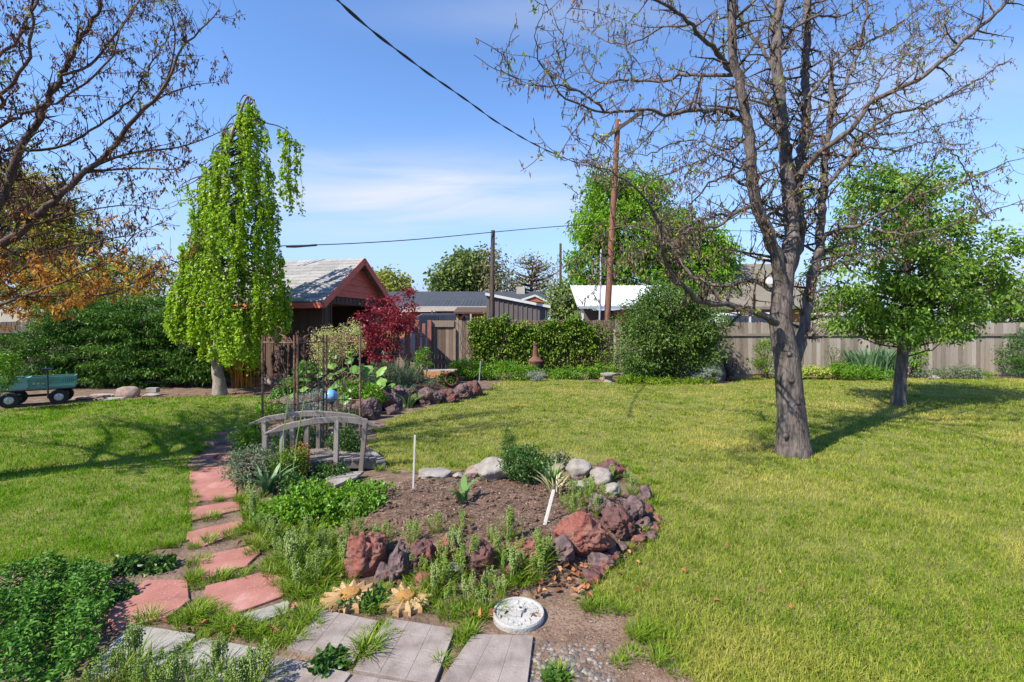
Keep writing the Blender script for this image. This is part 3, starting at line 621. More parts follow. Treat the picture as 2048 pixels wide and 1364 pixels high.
# ================================================================ POLES AND WIRES
def pole(name, label, px, D, ztop, r, mt, lean=0.0, cat='utility pole'):
    b = np.array((X(px, D), D, 0)); t = b+np.array((lean, 0, ztop)); root = thing(name, label, cat, b)
    mb = MB(); tube(mb, spline([b, (b+t)/2, t], .5), np.linspace(r, r*.78, len(spline([b,(b+t)/2,t], .5))), 14, cap=True, lump=.02); mb.build('pole', mt, root, o=b, smooth=False)
    return root, b, t
bp, bb, bt = pole('utility_pole', 'tall reddish brown utility pole with a slanting crossarm', 1209, 18.6, Z(240, 18.6), .130, m_pole, .52)
mb = MB(); beam(mb, P(1198,284,18.5), P(1284,224,18.5), .12, .12); mb.build('crossarm', m_pole_d, bp, o=bb)
for px, py in ((1206,276),(1240,252),(1276,227)):
    q = P(px, py, 18.5)+np.array((0,0,.06)); mb = MB(); lathe(mb, [(.0,0),(.035,0),(.05,.05),(.03,.08),(.045,.11),(0,.13)], q, 10); mb.build('insulator', m_steel, bp, o=bb)
mb = MB(); tube(mb, [P(1221,335,18.38), P(1205,336,18.2)], .012, 5); lathe(mb, [(0,0),(.04,.02),(.04,.1),(0,.12)], P(1203,338,18.2), 8); mb.build('bracket', m_steel, bp, o=bb)
pd, pb, pt = pole('utility_post', 'slim dark weathered wooden post standing above the grey shed', 982, 19.4, Z(461, 19.4), .105, m_pole_d, .08)
mb = MB(); tube(mb, [P(989,476,19.3), P(993,478,19.25), P(994,474,19.2)], .014, 6); mb.build('hook', m_iron, pd, o=pb)
pole('utility_post', 'short distant dark post in front of the budding trees', 1121, 33, Z(487, 33), .10, m_pole_d)
pole('antenna_mast', 'thin pale metal mast standing beside the tall brown pole', 1197, 18.4, Z(499, 18.4), .04, m_steel, .10, 'mast')
pole('antenna_mast', 'thin distant grey metal pipe beside the small gable', 1113, 29, Z(520, 29), .045, m_steel, .05, 'mast')
mb = MB(); c1 = spline([P(640,-40,5.7), P(675,0,6.0), P(745,62,7.0), P(850,142,8.9), P(930,198,10.8), P(1000,248,12.7), P(1080,294,15.0), P(1160,328,17.4), P(1204,336,18.35)], .12)
tube(mb, c1, .010, 6); a = np.arange(len(c1))*.42; tube(mb, c1+np.c_[np.cos(a)*.011, np.sin(a)*.011, np.sin(a+1)*.011], .009, 5); tube(mb, c1-np.c_[np.cos(a)*.014, np.sin(a)*.014, np.sin(a+1)*.014], .008, 5)
tag(mb.build('power_cable', m_wire, smooth=True), 'twisted black overhead cable sloping down to the tall brown pole', 'cable')
def wire(lb, pts, r, step=.4):
    mb = MB(); tube(mb, spline(pts, step), r, 5); return tag(mb.build('overhead_wire', m_wire), lb, 'wire')
ww = wire('thin twisted wire running from the roof past the dark post to the pole', [P(1216,446,18.5), P(1100,454,18.8), P(988,464,19.3), P(840,478,17.5), P(700,487,16.3), P(555,492,15.4)], .017)
mb = MB(); tube(mb, [P(634,490,15.7), P(590,493.5,15.5), P(572,493,15.4)], .035, 6, cap=True); mb.build('splice_sleeve', m_wire, ww)
wire('upper thin wire running right from the tall pole behind the bare tree', [P(1222,440,18.6), P(1500,437,19), P(1800,455,19.5), P(2150,478,20)], .011)
wire('lower thin wire running right from the tall pole behind the bare tree', [P(1222,458,18.6), P(1500,462,19), P(1850,470,19.5), P(2150,460,20)], .010)

# ================================================================ TREES
def twig_set(lines, spacing, length, lvl, start=.15, up=.25, out=None, wob=.22, r0=None, ratio=.55, splay=.75):
    out = [] if out is None else out
    for pts, rad in lines:
        seg = np.linalg.norm(np.diff(pts, axis=0), axis=1); L = seg.sum()
        if L < .05: continue
        cum = np.concatenate(([0], np.cumsum(seg))); n = max(1, int(L*(1-start)/spacing))
        new = []
        for s in np.linspace(L*start, L*.99, n)+rng.normal(0, spacing*.3, n):
            s = min(max(s, 0), L*.999); i = min(int(np.searchsorted(cum, s, 'right'))-1, len(seg)-1); f = (s-cum[i])/max(seg[i], 1e-6)
            p = pts[i]+(pts[i+1]-pts[i])*f; t = unit(pts[i+1]-pts[i]); rr = rad[i]
            q = rng.normal(0, 1, 3); q -= t*np.dot(q, t); q = unit(q)
            d = unit(t*(1-splay)+q*splay+np.array((0, 0, up)))
            ln = length*rng.uniform(.45, 1.25)*(1-.45*s/L); m = 5; pp = [p]
            for k in range(m-1):
                d = unit(d+rng.normal(0, wob, 3)+np.array((0, 0, up*.35))); pp.append(pp[-1]+d*ln/(m-1))
            b = min(rr*ratio, .022, (r0 or 1)*1.0); new.append((np.array(pp), np.linspace(max(b, .0034), .0024, m)))
        out += new
        if lvl > 1: twig_set(new, spacing*.75, length*.48, lvl-1, .2, up, out, wob, r0, ratio, splay)
    return out
def along(lines, step, jit=.3):
    c, t = [], []
    for pts, rad in lines:
        L = np.linalg.norm(np.diff(pts, axis=0), axis=1).sum(); n = max(1, int(L/step))
        u = (np.arange(n)+rng.random(n))/n*(len(pts)-1); i = np.minimum(u.astype(int), len(pts)-2); f = (u-i)[:, None]
        c.append(pts[i]*(1-f)+pts[i+1]*f); t.append(unit(pts[i+1]-pts[i]))
    return np.concatenate(c), np.concatenate(t)
def limb(px, y0, y1, r0, r1, step=.10, wob=.012):
    n = len(px); Ys = T+(np.linspace(y0, y1, n)-T)*1.9          # the crown is as deep as it is wide
    p = spline([P(a, b, Y) for (a, b), Y in zip(px, Ys)], step); p[1:-1] += rng.normal(0, wob, (len(p)-2, 3))
    return p, np.linspace(r0, r1, len(p))*p[:, 1]/T
# ---- the big bare tree on the right lawn
T = 6.46; tb = G(1585, 906)
tr = thing('bare_tree', 'large grey barked tree with bare spreading limbs and hanging catkins on the right lawn', 'tree', tb)
trunk = [(1587,918,.235),(1586,908,.208),(1586,896,.188),(1585,870,.172),(1582,820,.165),(1578,770,.163),(1574,720,.160),(1568,690,.150),(1562,650,.140),(1563,610,.130),(1566,570,.128),(1570,530,.125)]
tp = spline([P(a, b, T) for a, b, r in trunk], .05); trd = np.interp(np.linspace(0, len(trunk)-1, len(tp)), range(len(trunk)), [r for *_, r in trunk])
mb = MB(); tube(mb, tp, trd, 20, lump=.018)
for px, py in ((1591,843),(1594,884),(1578,708),(1583,762),(1595,806),(1571,872)):       # branch scars
    rock(mb, P(px, py, T-.15), (.035,.03,.04), px, sub=2)
tk = mb.build('trunk', m_bark, tr, o=tb, smooth=True)
LB_ = [  # (pixels, depth start, depth end, r start, r end)
 ([(1566,590),(1557,545),(1540,480),(1524,440),(1508,395),(1503,345),(1497,274),(1489,229),(1480,176),(1467,123),(1465,70),(1462,-20),(1455,-140)], T, T-.3, .105, .05),
 ([(1569,545),(1581,490),(1585,455),(1576,370),(1566,264),(1557,176),(1551,88),(1557,0),(1560,-140)], T+.05, T+.4, .115, .055),
 ([(1575,560),(1594,500),(1601,455),(1598,352),(1611,246),(1612,141),(1614,0),(1620,-120)], T+.12, T+.9, .085, .04),
 ([(1580,740),(1597,700),(1612,640),(1624,560),(1638,500),(1641,455),(1648,352),(1655,281),(1663,211),(1664,150)], T+.05, T+.55, .085, .035),
 ([(1664,215),(1679,197),(1700,150),(1714,116),(1728,53),(1735,-30)], T+.5, T+.8, .03, .015),
 ([(1602,350),(1625,318),(1651,296),(1697,260),(1735,211),(1792,179),(1855,148),(1904,98),(1961,56),(2017,0),(2060,-60)], T+.1, T-.5, .045, .025),
 ([(1652,373),(1686,334),(1721,278),(1760,245),(1792,225),(1862,211),(1933,172),(2024,116)], T+.3, T+.9, .035, .008),
 ([(1655,310),(1700,312),(1740,295),(1790,300),(1850,285),(1930,290)], T+.3, T+1.2, .022, .006),
 ([(1640,505),(1655,466),(1721,447),(1765,424),(1805,403),(1835,370),(1857,350)], T+.3, T-.2, .035, .012),
 ([(1805,403),(1850,382),(1930,362),(1990,335),(2060,312)], T, T-.6, .016, .006),
 ([(1721,447),(1765,462),(1805,469),(1850,462),(1904,450),(1974,425),(2060,395)], T+.2, T-.9, .022, .006),
 ([(1640,512),(1680,492),(1710,483),(1765,498),(1800,520)], T+.3, T+1.1, .02, .007),
 ([(1857,355),(1885,300),(1925,330),(1965,420),(1985,440)], T, T+.6, .012, .005),
 ([(1553,646),(1537,634),(1510,626),(1479,614),(1440,608),(1397,602),(1370,578),(1344,552),(1330,520),(1324,492),(1321,457),(1297,405),(1279,383),(1250,362),(1226,345)], T-.1, T-.9, .058, .012),
 ([(1558,585),(1540,576),(1499,560),(1460,568),(1429,568),(1400,560),(1374,542),(1362,520),(1349,502),(1335,470),(1320,440)], T, T+.7, .040, .010),
 ([(1324,492),(1360,470),(1395,455),(1435,452),(1480,420),(1506,408)], T-.6, T-.2, .012, .03),
 ([(1429,568),(1400,520),(1390,470),(1384,410),(1392,375)], T+.3, T+.1, .016, .008),
 ([(1374,542),(1330,480),(1270,452),(1200,470),(1120,540),(1060,575)], T+.3, T+1.2, .012, .004),
 ([(1344,552),(1310,480),(1240,500),(1180,535)], T-.4, T-1.1, .011, .004),
 ([(1487,243),(1460,228),(1437,222),(1385,222),(1332,229),(1297,218),(1209,225),(1163,208),(1121,186),(1096,151),(1075,120),(1073,70),(1089,7)], T, T-1.0, .04, .005),
 ([(1209,225),(1180,196),(1150,180),(1114,172),(1054,172),(1015,148),(991,127)], T-.5, T-1.3, .02, .004),
 ([(1114,172),(1130,120),(1128,60),(1140,16)], T-.8, T-1.2, .008, .003),
 ([(1466,150),(1402,151),(1360,151),(1332,162),(1260,160),(1191,162),(1160,110),(1150,70)], T, T+.8, .03, .005),
 ([(1463,141),(1434,106),(1395,63),(1367,32),(1318,3),(1270,-20)], T, T-.6, .04, .016),
 ([(1378,49),(1340,52),(1297,70),(1254,91),(1210,82),(1160,40)], T-.3, T+.3, .018, .005),
 ([(1496,372),(1455,352),(1420,366),(1395,394),(1380,410)], T, T+.4, .024, .010),
 ([(1505,412),(1470,425),(1437,429),(1400,442),(1385,450),(1332,466),(1290,505),(1240,540),(1170,560)], T, T-.8, .026, .005),
 ([(1557,176),(1530,100),(1500,70),(1480,30),(1460,-30)], T+.3, T+.6, .035, .014),
 ([(1566,264),(1530,190),(1500,172),(1470,150)], T+.2, T+.9, .022, .012),
 ([(1555,95),(1585,60),(1630,35),(1690,30),(1740,-10)], T+.3, T+.8, .026, .010),
 ([(1613,200),(1660,140),(1700,100),(1750,78),(1800,45),(1850,10)], T+.4, T+1.2, .026, .008),
 ([(1611,246),(1570,230),(1540,200),(1500,210)], T+.5, T+1.1, .016, .006),
 ([(1497,274),(1450,300),(1400,280),(1350,285),(1290,310),(1230,300)], T-.1, T+.9, .018, .005),
 ([(1503,345),(1470,330),(1430,310),(1380,330),(1320,352),(1260,335),(1200,350)], T, T-.9, .018, .004),
 ([(1792,179),(1800,120),(1830,60),(1870,10)], T-.1, T+.3, .014, .005),
 ([(1735,211),(1780,130),(1830,100),(1880,70),(1900,20)], T, T+.7, .014, .005),
 ([(1904,98),(1880,50),(1900,15),(1960,-20)], T-.3, T+.2, .010, .004),
 ([(1700,257),(1760,268),(1830,262),(1900,245),(1960,235)], T, T+.8, .012, .004),
 ([(1226,345),(1180,330),(1130,320),(1090,300)], T-.9, T-1.3, .010, .004),
 ([(1332,229),(1290,280),(1250,310),(1190,330)], T-.3, T+.5, .012, .004),
 ([(1385,222),(1340,180),(1280,130),(1240,80),(1210,30)], T-.2, T+.4, .012, .004),
 ([(1437,222),(1420,300),(1380,360),(1330,390)], T-.2, T-.9, .013, .004),
]
lines = [limb(*a) for a in LB_]; lines = [(p, r*.86) for p, r in lines]
for i, (p, r) in enumerate(lines):
    mb = MB(); tube(mb, p, r, 10 if r[0] > .03 else 7, lump=.03)
    (mb.build('limb', m_bark, tr, o=tb, smooth=True))
tw = twig_set([l for l in lines if l[1][0] < .052], .115, .52, 2, .10, .14, wob=.15, splay=.85)
tw += twig_set([l for l in lines if l[1][0] >= .052], .105, .75, 2, .10, .20, wob=.15, splay=.9)
tw = [t for t in tw if t[0][:, 2].min() > 1.55]
mb = MB()
for p, r in tw: tube(mb, p, r, 4, rng.random())
mb.build('twigs', m_woodstem, tr, o=tb)
c, t = along(tw, .055); k = rng.random(len(c)); mb = MB()
kk = k < .62; cc = np.repeat(c[kk], 2, 0); n = len(cc)
leaves(mb, cc+rng.normal(0, .014, (n, 3)), np.c_[rng.normal(0, .35, (n, 2)), -np.ones(n)], .03+.04*rng.random(n), .016, droop=.1); mb.build('catkins', m_catkin, tr, o=tb)
mb = MB(); kk = k > .94; cc = np.repeat(c[kk], 6, 0); n = len(cc); leaves(mb, cc+rng.normal(0, .016, (n, 3)), rng.normal(0, 1, (n, 3))+np.array((0,0,.6)), .035+.03*rng.random(n), .02); mb.build('leaf_buds', m_bud, tr, o=tb)
# ---- maple on the left, trunk just outside the frame
ML = np.array((-7.0, 4.7, 0)); mt_ = thing('budding_maple', 'spreading maple with brown seed clusters reaching in from the left', 'tree', ML)
mtrunk = spline([ML, ML+np.array((.05,0,.8)), ML+np.array((.15,.05,1.7)), ML+np.array((.25,.1,2.6)), ML+np.array((.1,.2,4.2)), ML+np.array((-.1,.3,6.0))], .12)
mb = MB(); tube(mb, mtrunk, np.linspace(.24, .10, len(mtrunk)), 14, lump=.02); mb.build('trunk', m_bark2, mt_, o=ML, smooth=True)
def from_trunk(z, px, y0, y1, r0, r1):
    n = len(px); Ys = np.linspace(y0, y1, n); i = int(np.argmin(np.abs(mtrunk[:, 2]-z)))
    p = spline([mtrunk[i]]+[P(a, b, Y) for (a, b), Y in zip(px, Ys)], .10); p[1:-1] += rng.normal(0, .010, (len(p)-2, 3)); return p, np.linspace(r0, r1, len(p))
ML_ = [
 from_trunk(2.0, [(0,485),(53,452),(107,399),(164,349),(194,328),(234,281),(281,225),(328,175),(359,103),(400,60),(437,20)], 5.0, 5.6, .085, .008),
 from_trunk(2.3, [(-30,420),(12,375),(41,294),(72,250),(94,203),(125,150),(156,84),(194,25),(215,-60)], 5.3, 6.0, .085, .02),
 from_trunk(2.9, [(-20,230),(0,187),(47,131),(62,62),(66,0),(70,-60)], 4.9, 4.6, .05, .012),
 from_trunk(2.6, [(-10,262),(45,232),(94,215),(150,180),(200,140),(225,109),(240,60),(280,0)], 5.0, 5.6, .04, .008),
 (spline([P(187,333,5.35),P(230,315,5.4),P(281,303,5.5),P(359,294,5.7),P(422,272,5.9),P(450,258,6.0)], .1), None, .022, .004),
 (spline([P(170,345,5.3),P(240,338,5.4),P(300,337,5.1),P(352,338,5.0),P(395,318,4.9)], .1), None, .018, .004),
 from_trunk(1.9, [(0,559),(66,518),(120,496),(200,480),(260,470),(330,445)], 4.9, 5.4, .04, .004),
 from_trunk(1.8, [(0,604),(62,587),(123,563),(197,530),(245,495),(290,440)], 4.8, 4.5, .04, .004),
 (spline([P(25,595,4.8),P(80,592,4.8),P(144,591,4.85),P(222,587,5.0),P(287,554,5.2),P(340,530,5.4),P(372,518,5.5)], .1), None, .02, .004),
 from_trunk(3.4, [(-10,120),(60,30),(90,-40)], 5.4, 5.9, .04, .015),
 from_trunk(2.5, [(-10,310),(60,300),(130,290),(210,240),(260,200),(300,130),(340,60),(350,0)], 5.6, 6.6, .04, .006),
 (spline([P(328,175,5.5),P(345,120,5.5),P(350,60,5.4),P(335,10,5.3)], .1), None, .014, .005),
 (spline([P(281,225,5.4),P(330,190,5.6),P(390,170,5.8),P(430,165,5.9)], .1), None, .014, .004),
 (spline([P(125,150,5.7),P(180,130,5.9),P(230,70,6.0),P(265,20,6.0),P(300,-30,6.1)], .1), None, .02, .008),
 (spline([P(53,452,5.1),P(110,440,5.4),P(180,420,5.7),P(260,410,5.9),P(320,420,6.0)], .1), None, .016, .004),
 from_trunk(2.1, [(-20,470),(40,430),(80,380),(150,370),(220,345)], 5.6, 6.6, .03, .005),
]
# the side of the crown that stands outside the picture, and low boughs reaching back over the yews
for tip in ((-10.6,6.0,4.3),(-9.6,7.2,3.9),(-11.2,5.2,3.7),(-9.2,8.0,4.2),(-10.0,6.8,3.2),(-8.6,8.4,3.4),(-11.5,6.2,4.8),(-10.2,7.6,4.6),(-9.9,6.4,4.7),(-11.0,6.9,4.0),(-9.3,7.6,3.5),(-8.9,7.4,4.4),(-10.9,5.6,4.8),(-9.4,6.6,4.2),(-8.3,7.8,4.0),(-10.4,6.9,4.9)):
    tip = np.array(tip); i = int(np.argmin(np.abs(mtrunk[:, 2]-(tip[2]-1.2)))); p = spline([mtrunk[i], mtrunk[i]*.5+tip*.5+np.array((0,0,.25)), tip], .12); ML_.append((p, np.linspace(.06, .008, len(p))))
for px, y0, y1 in (([(-20,520),(60,500),(140,505),(220,520),(290,540)],5.6,7.2),([(-20,560),(50,560),(130,560),(200,575),(260,580)],5.6,7.4),([(-20,440),(50,440),(120,455),(190,470),(250,455)],5.6,7.6),([(-20,590),(60,600),(130,605),(180,600)],5.4,6.6),([(-20,380),(30,390),(90,410),(140,420)],5.6,7.0),([(-20,330),(20,340),(60,370),(100,380)],5.6,7.0)):
    ML_.append(from_trunk(2.1, px, y0, y1, .035, .006))
lines = [(l[0], np.asarray(l[1])*.66) if len(l) == 2 else (l[0], np.linspace(l[2]*.8, l[3], len(l[0]))) for l in ML_]
for p, r in lines:
    mb = MB(); tube(mb, p, r, 9 if r[0] > .03 else 6, lump=.03); mb.build('limb', m_bark2, mt_, o=ML, smooth=True)
tw = twig_set(lines, .095, .55, 2, .18, .30, splay=.65)
mb = MB()
for p, r in tw: tube(mb, p, r*.9, 4, rng.random())
mb.build('twigs', m_woodstem, mt_, o=ML)
c, t = along(tw, .075); k = rng.random(len(c)); low = sstep(2.9, 1.9, c[:, 2]+.15*rng.normal(0, 1, len(c)))
def clump(sel, m, per, sz, nm, dn):
    mb = MB(); cc = np.repeat(c[sel], per, 0); n = len(cc); leaves(mb, cc+rng.normal(0, .018, (n, 3)), np.c_[rng.normal(0, .5, (n, 2)), np.full(n, dn)+rng.normal(0,.3,n)], sz*(.6+.8*rng.random(n)), sz*.42, rnd=np.clip(np.repeat(rng.random(sel.sum()), per)+rng.normal(0,.15,n),0,1)); mb.build(nm, m, mt_, o=ML)
o_sel = (rng.random(len(c)) < low)
clump((k < .52) & ~o_sel, m_seed, 5, .042, 'seed_clusters', -1.0); clump((k < .78) & o_sel, m_seedo, 7, .050, 'orange_seed_clusters', -.5)
clump((k > .955), m_bud, 6, .05, 'young_leaves', .3)
# ---- weeping tree
T = 12.0; wb = G(440, 790); wt = thing('weeping_tree', 'tall narrow weeping tree with fresh lime leaves beside the garage', 'tree', wb)
wtr = spline([P(440,792,T),P(438,760,T),P(434,735,T),P(437,690,T),P(440,560,T),P(445,420,T),P(456,300,T),P(480,225,T),P(497,192,T),P(512,212,T)], .12)
mb = MB(); rr = np.interp(np.linspace(0,1,len(wtr)), [0,.05,.12,.5,1], [.18,.135,.12,.08,.02]); tube(mb, wtr, rr, 12, lump=.03); tube(mb, spline([P(436,740,T),P(428,728,T-.1),P(424,712,T-.15)],.05), [.07,.06,.05,.04][:len(spline([P(436,740,T),P(428,728,T-.1),P(424,712,T-.15)],.05))] if False else .06, 8); mb.build('trunk', m_bark3, wt, o=wb, smooth=True)
TX = [330,345,356,368,380,400,430,460,480,500,515,540,552,560,575,588]; TY = [612,560,505,470,425,345,278,238,200,186,212,272,340,480,560,612]
BX = [330,350,380,400,430,460,500,520,550,570,588]; BY = [662,694,698,722,748,742,762,742,694,682,645]
strands = []
for k in range(430):
    x = rng.uniform(332, 586) if k < 260 else 460+rng.normal(0, 52); top, bot = np.interp(x, TX, TY), np.interp(x, BX, BY)-16
    if top > bot-12: continue
    u = rng.random()**1.1; ys = top+(bot-top-12)*u*.92; le = rng.uniform(45, 190); ye = min(ys+le, bot+rng.normal(0, 9))
    hw = 135*(1-abs(x-455)/150); Yd = T+.25+rng.uniform(-1, 1)*max(.45, hw/80*1.15)*(.5+.5*u)
    strands.append((x, ys, ye, Yd))
for x in np.linspace(566, 600, 8): strands.append((x+rng.normal(0,2), 262+abs(x-572)*.9, 395+(x-566)*.7+rng.normal(0,14), T+rng.normal(0,.12)))
for x in np.linspace(478, 524, 26): strands.append((x, 214+abs(x-500)*1.3+rng.normal(0,9), 285+rng.normal(0,35), T+rng.normal(0,.15)))
for x in (556,562,570): strands.append((x, 258, 300+rng.normal(0,10), T))
for x in (352,360,372,384,394): strands.append((x, 376+rng.normal(0,4), 400+rng.normal(0,12)+(x-352)*.3, T+.2))
lines = []; arcs = []
for x, y0, y1, Yd in strands:
    n = max(3, int((y1-y0)/12)); yy = np.linspace(y0, y1, n); xx = x+np.cumsum(rng.normal(0, 1.3, n)); p = np.array([P(a, b, Yd) for a, b in zip(xx, yy)])
    p[:, 1] += np.cumsum(rng.normal(0, .012, n)); lines.append((p, np.linspace(.007, .003, n)))
    i = int(np.argmin(np.abs(wtr[:, 2]-(p[0, 2]+.05)))); q = wtr[i]
    if rng.random() < .45 and x < 552: arcs.append(spline([q, (q+p[0])/2+np.array((0,0,.12 if p[0][2] > 6.5 else .25)), p[0]+np.array((0,0,.03)), p[0]-np.array((0,0,.1))], .12))
arcs += [spline([P(497,225,T),P(530,245,T),P(556,252,T),P(580,268,T),P(596,310,T)], .1), spline([P(452,330,T),P(430,330,T),P(390,362,T+.1),P(352,378,T+.2)], .1)]
mb = MB()
for p in arcs: tube(mb, p, np.linspace(.022, .006, len(p)), 5)
mb.build('branches', m_woodstem, wt, o=wb)
mb = MB()
for p, r in lines: tube(mb, p, r, 4)
mb.build('hanging_stems', m_woodstem, wt, o=wb)
c, t = along(lines, .030); c = c[rng.random(len(c)) < .60+.65*np.sin(c[:, 0]*9+c[:, 2]*5)*np.sin(c[:, 2]*7+c[:, 1]*8)]; n0 = len(c); c = np.repeat(c, 3, 0); n = len(c)
mb = MB(); leaves(mb, c+rng.normal(0, .028, (n, 3)), np.c_[rng.normal(0, .8, (n, 2)), rng.normal(-.45, .4, n)], .045+.055*rng.random(n), .045+.04*rng.random(n), wide=True, rnd=np.clip(np.repeat(rng.random(n0), 3)*.5+rng.random(n)*.5, 0, 1)); mb.build('leaves', m_weep, wt, o=wb)

# ---- leafy crowns: clusters of leaves through the volume of several overlapping lobes
def crown_pts(blobs, Y, ncl, per, crad, dr=None, inner=.45, flat=1.0):
    ar = np.array([b[2]*b[3] for b in blobs], float); pick = rng.choice(len(blobs), ncl, p=ar/ar.sum()); b = np.array([bb[:4] for bb in blobs], float)[pick]
    off = np.array([bb[4] if len(bb) > 4 else 0 for bb in blobs])[pick]
    d = unit(rng.normal(0, 1, (ncl, 3))); r = (inner+(1-inner)*rng.random(ncl)**.6)[:, None]
    sc = Y/F; dd = dr if dr else np.sqrt(b[:, 2]*b[:, 3])*sc
    c0 = np.stack(((b[:, 0]-CX)*sc, np.full(ncl, Y)+off, CH-(b[:, 1]-HY)*sc), 1)
    ctr = c0+d*r*np.stack((b[:, 2]*sc, dd*np.ones(ncl), b[:, 3]*sc), 1)
    cc = np.repeat(ctr, per, 0); n = len(cc); o = rng.normal(0, 1, (n, 3))*crad; o[:, 2] *= flat
    outd = np.repeat(d, per, 0); tint = np.repeat(rng.random(ncl), per)
    return ctr, cc+o, outd, tint
def leafy(name, blobs, Y, ncl, per, crad, L, m, parent, o, asp=.55, wide=False, droop_ax=-.25, flat=.7, inner=.45, dr=None, zmin=.02, upn=None):
    ctr, c, od, tint = crown_pts(blobs, Y, ncl, per, crad, dr, inner, flat); ok = c[:, 2] > zmin; c, od, tint = c[ok], od[ok], tint[ok]; n = len(c)
    mb = MB(); ax = od*.5+rng.normal(0, .7, (n, 3))+np.array((0, 0, droop_ax))
    ll = L*(.65+.7*rng.random(n))
    leaves(mb, c, ax, ll, ll*asp, rnd=np.clip(tint*.55+rng.random(n)*.45, 0, 1), wide=wide, up=(None if upn is None else rng.normal(0, .35, (n,3))+np.array(upn)))
    return mb.build(name, m, parent, o=o), ctr
def branches(name, base, hub_pts, ctr, m, parent, o, frac=.3, r=.02):
    mb = MB()
    for q in ctr[rng.random(len(ctr)) < frac]:
        h = hub_pts[int(np.argmin(np.abs(hub_pts[:, 2]-(q[2]-.35*np.linalg.norm(q[:2]-base[:2])))))]
        p = spline([h, h*.45+q*.55+np.array((0,0,-.06*np.linalg.norm(q-h))), q], .25); p[1:-1] += rng.normal(0, .02, (len(p)-2, 3)); tube(mb, p, np.linspace(r, r*.2, len(p)), 5)
    mb.build(name, m, parent, o=o)
# small full-leafed tree at right
T = 10.5; b0 = G(1797, 810); yt = thing('young_leafy_tree', 'small round leafy green tree on the right lawn casting a dark shadow', 'tree', b0)
hub = spline([P(1797,812,T),P(1799,780,T),P(1803,730,T),P(1808,680,T),P(1812,600,T),P(1815,500,T),P(1812,400,T),P(1808,350,T)], .15)
mb = MB(); tube(mb, hub, np.interp(np.linspace(0,1,len(hub)), [0,.04,.3,1], [.17,.12,.10,.02]), 12, lump=.03); mb.build('trunk', m_bark, yt, o=b0, smooth=True)
bl = [(1760,385,60,48),(1850,365,45,45,.3),(1830,430,75,50),(1740,450,70,45,-.3),(1700,540,62,60),(1790,540,80,60,-.6),(1890,470,60,50,.3),(1960,520,65,60),(1905,560,80,60,.4),(1820,610,95,50),(1720,620,65,45,.3),(1970,600,55,35),(1880,655,85,30),(1770,660,60,30,-.4),(1730,350,30,22),(1900,350,30,25)]
lv, ctr = leafy('leaves', bl, T, 560, 46, .125, .080, m_leafgr, yt, b0, asp=.55, wide=True, droop_ax=-.55, dr=.95, zmin=1.15)
branches('branches', b0, hub, ctr, m_bark2, yt, b0, .35, .022)
# big bright tree behind the fence
def back_tree(name, label, base, hubpx, T, bl, ncl, per, crad, L, m, r0, dr=None, asp=.6, inner=.45, bfrac=.25, bark=None, **kw):
    b0 = np.array((X(base, T), T, 0)); t = thing(name, label, 'tree', b0, group=None)
    hub = spline([b0]+[P(a, b, T) for a, b in hubpx], .4); mb = MB(); tube(mb, hub, np.linspace(r0, r0*.2, len(hub)), 9); mb.build('trunk', bark or m_bark2, t, o=b0, smooth=True)
    lv, ctr = leafy('leaves', bl, T, ncl, per, crad, L, m, t, b0, asp=asp, inner=inner, dr=dr, **kw)
    branches('branches', b0, hub, ctr, bark or m_bark2, t, b0, bfrac, r0*.22); return t
back_tree('broadleaf_tree', 'big bright green tree behind the tall brown utility pole', 1300, [(1300,600),(1290,480),(1280,380)], 31, [(1230,400,60,50),(1290,380,55,42,.6),(1190,450,45,50),(1250,480,90,60,-1),(1340,470,60,55),(1400,490,50,40),(1440,510,35,40,.6),(1190,530,50,55),(1290,560,90,60,-.5),(1390,560,75,45),(1165,585,30,45,.8),(1210,362,30,18)], 700, 56, .33, .25, m_maple, .3, dr=2.0, droop_ax=-.5, asp=.45)
back_tree('far_tree', 'round green tree left of the dark post far beyond the gate', 925, [(925,600),(925,530)], 44, [(900,560,35,28),(930,530,35,25),(950,560,40,30,1),(885,575,25,20),(960,525,18,25)], 260, 16, .42, .40, m_far, .3, dr=2.2)
back_tree('far_tree', 'ragged half leafed tree directly behind the dark post', 985, [(985,600),(985,510)], 42, [(985,540,22,45),(1000,565,30,30),(975,510,10,22)], 110, 12, .40, .26, m_farb, .25, dr=1.5, bfrac=.6)
back_tree('far_tree', 'nearly bare budding tree between the two dark posts', 1062, [(1062,600),(1065,530)], 46, [(1060,545,45,40),(1090,560,30,35),(1030,570,25,25)], 170, 7, .40, .25, m_farb, .35, dr=2.0, bfrac=.95)
back_tree('far_tree', 'yellow green tree seen just right of the garage gable', 790, [(790,600),(792,560)], 40, [(785,565,28,22),(805,580,18,15),(770,585,20,18)], 120, 14, .38, .32, m_fary, .25, dr=1.5)
back_tree('far_tree', 'dark top of a distant tree behind the garage gable', 755, [(755,600),(755,550)], 48, [(752,552,16,20),(735,570,20,20)], 50, 14, .4, .4, m_far, .25, dr=1.2)
back_tree('far_tree', 'soft yellow green tree above the pale outbuilding at right', 1655, [(1655,640),(1655,620)], 38, [(1650,625,32,18),(1690,640,40,14)], 60, 14, .35, .35, m_fary, .2, dr=1.5)
back_tree('far_tree', 'green tree over the fence at the right edge', 1990, [(1990,640),(1990,600)], 36, [(1950,618,40,26),(2010,605,45,35),(2060,600,40,40)], 150, 14, .38, .36, m_far, .25, dr=1.8)
back_tree('far_tree', 'feathery green tree between the grey shed and the white shed', 1130, [(1130,620),(1130,590)], 28.5, [(1130,600,32,34),(1110,615,25,22),(1150,625,30,20)], 130, 16, .28, .22, m_far, .15, dr=1.0)
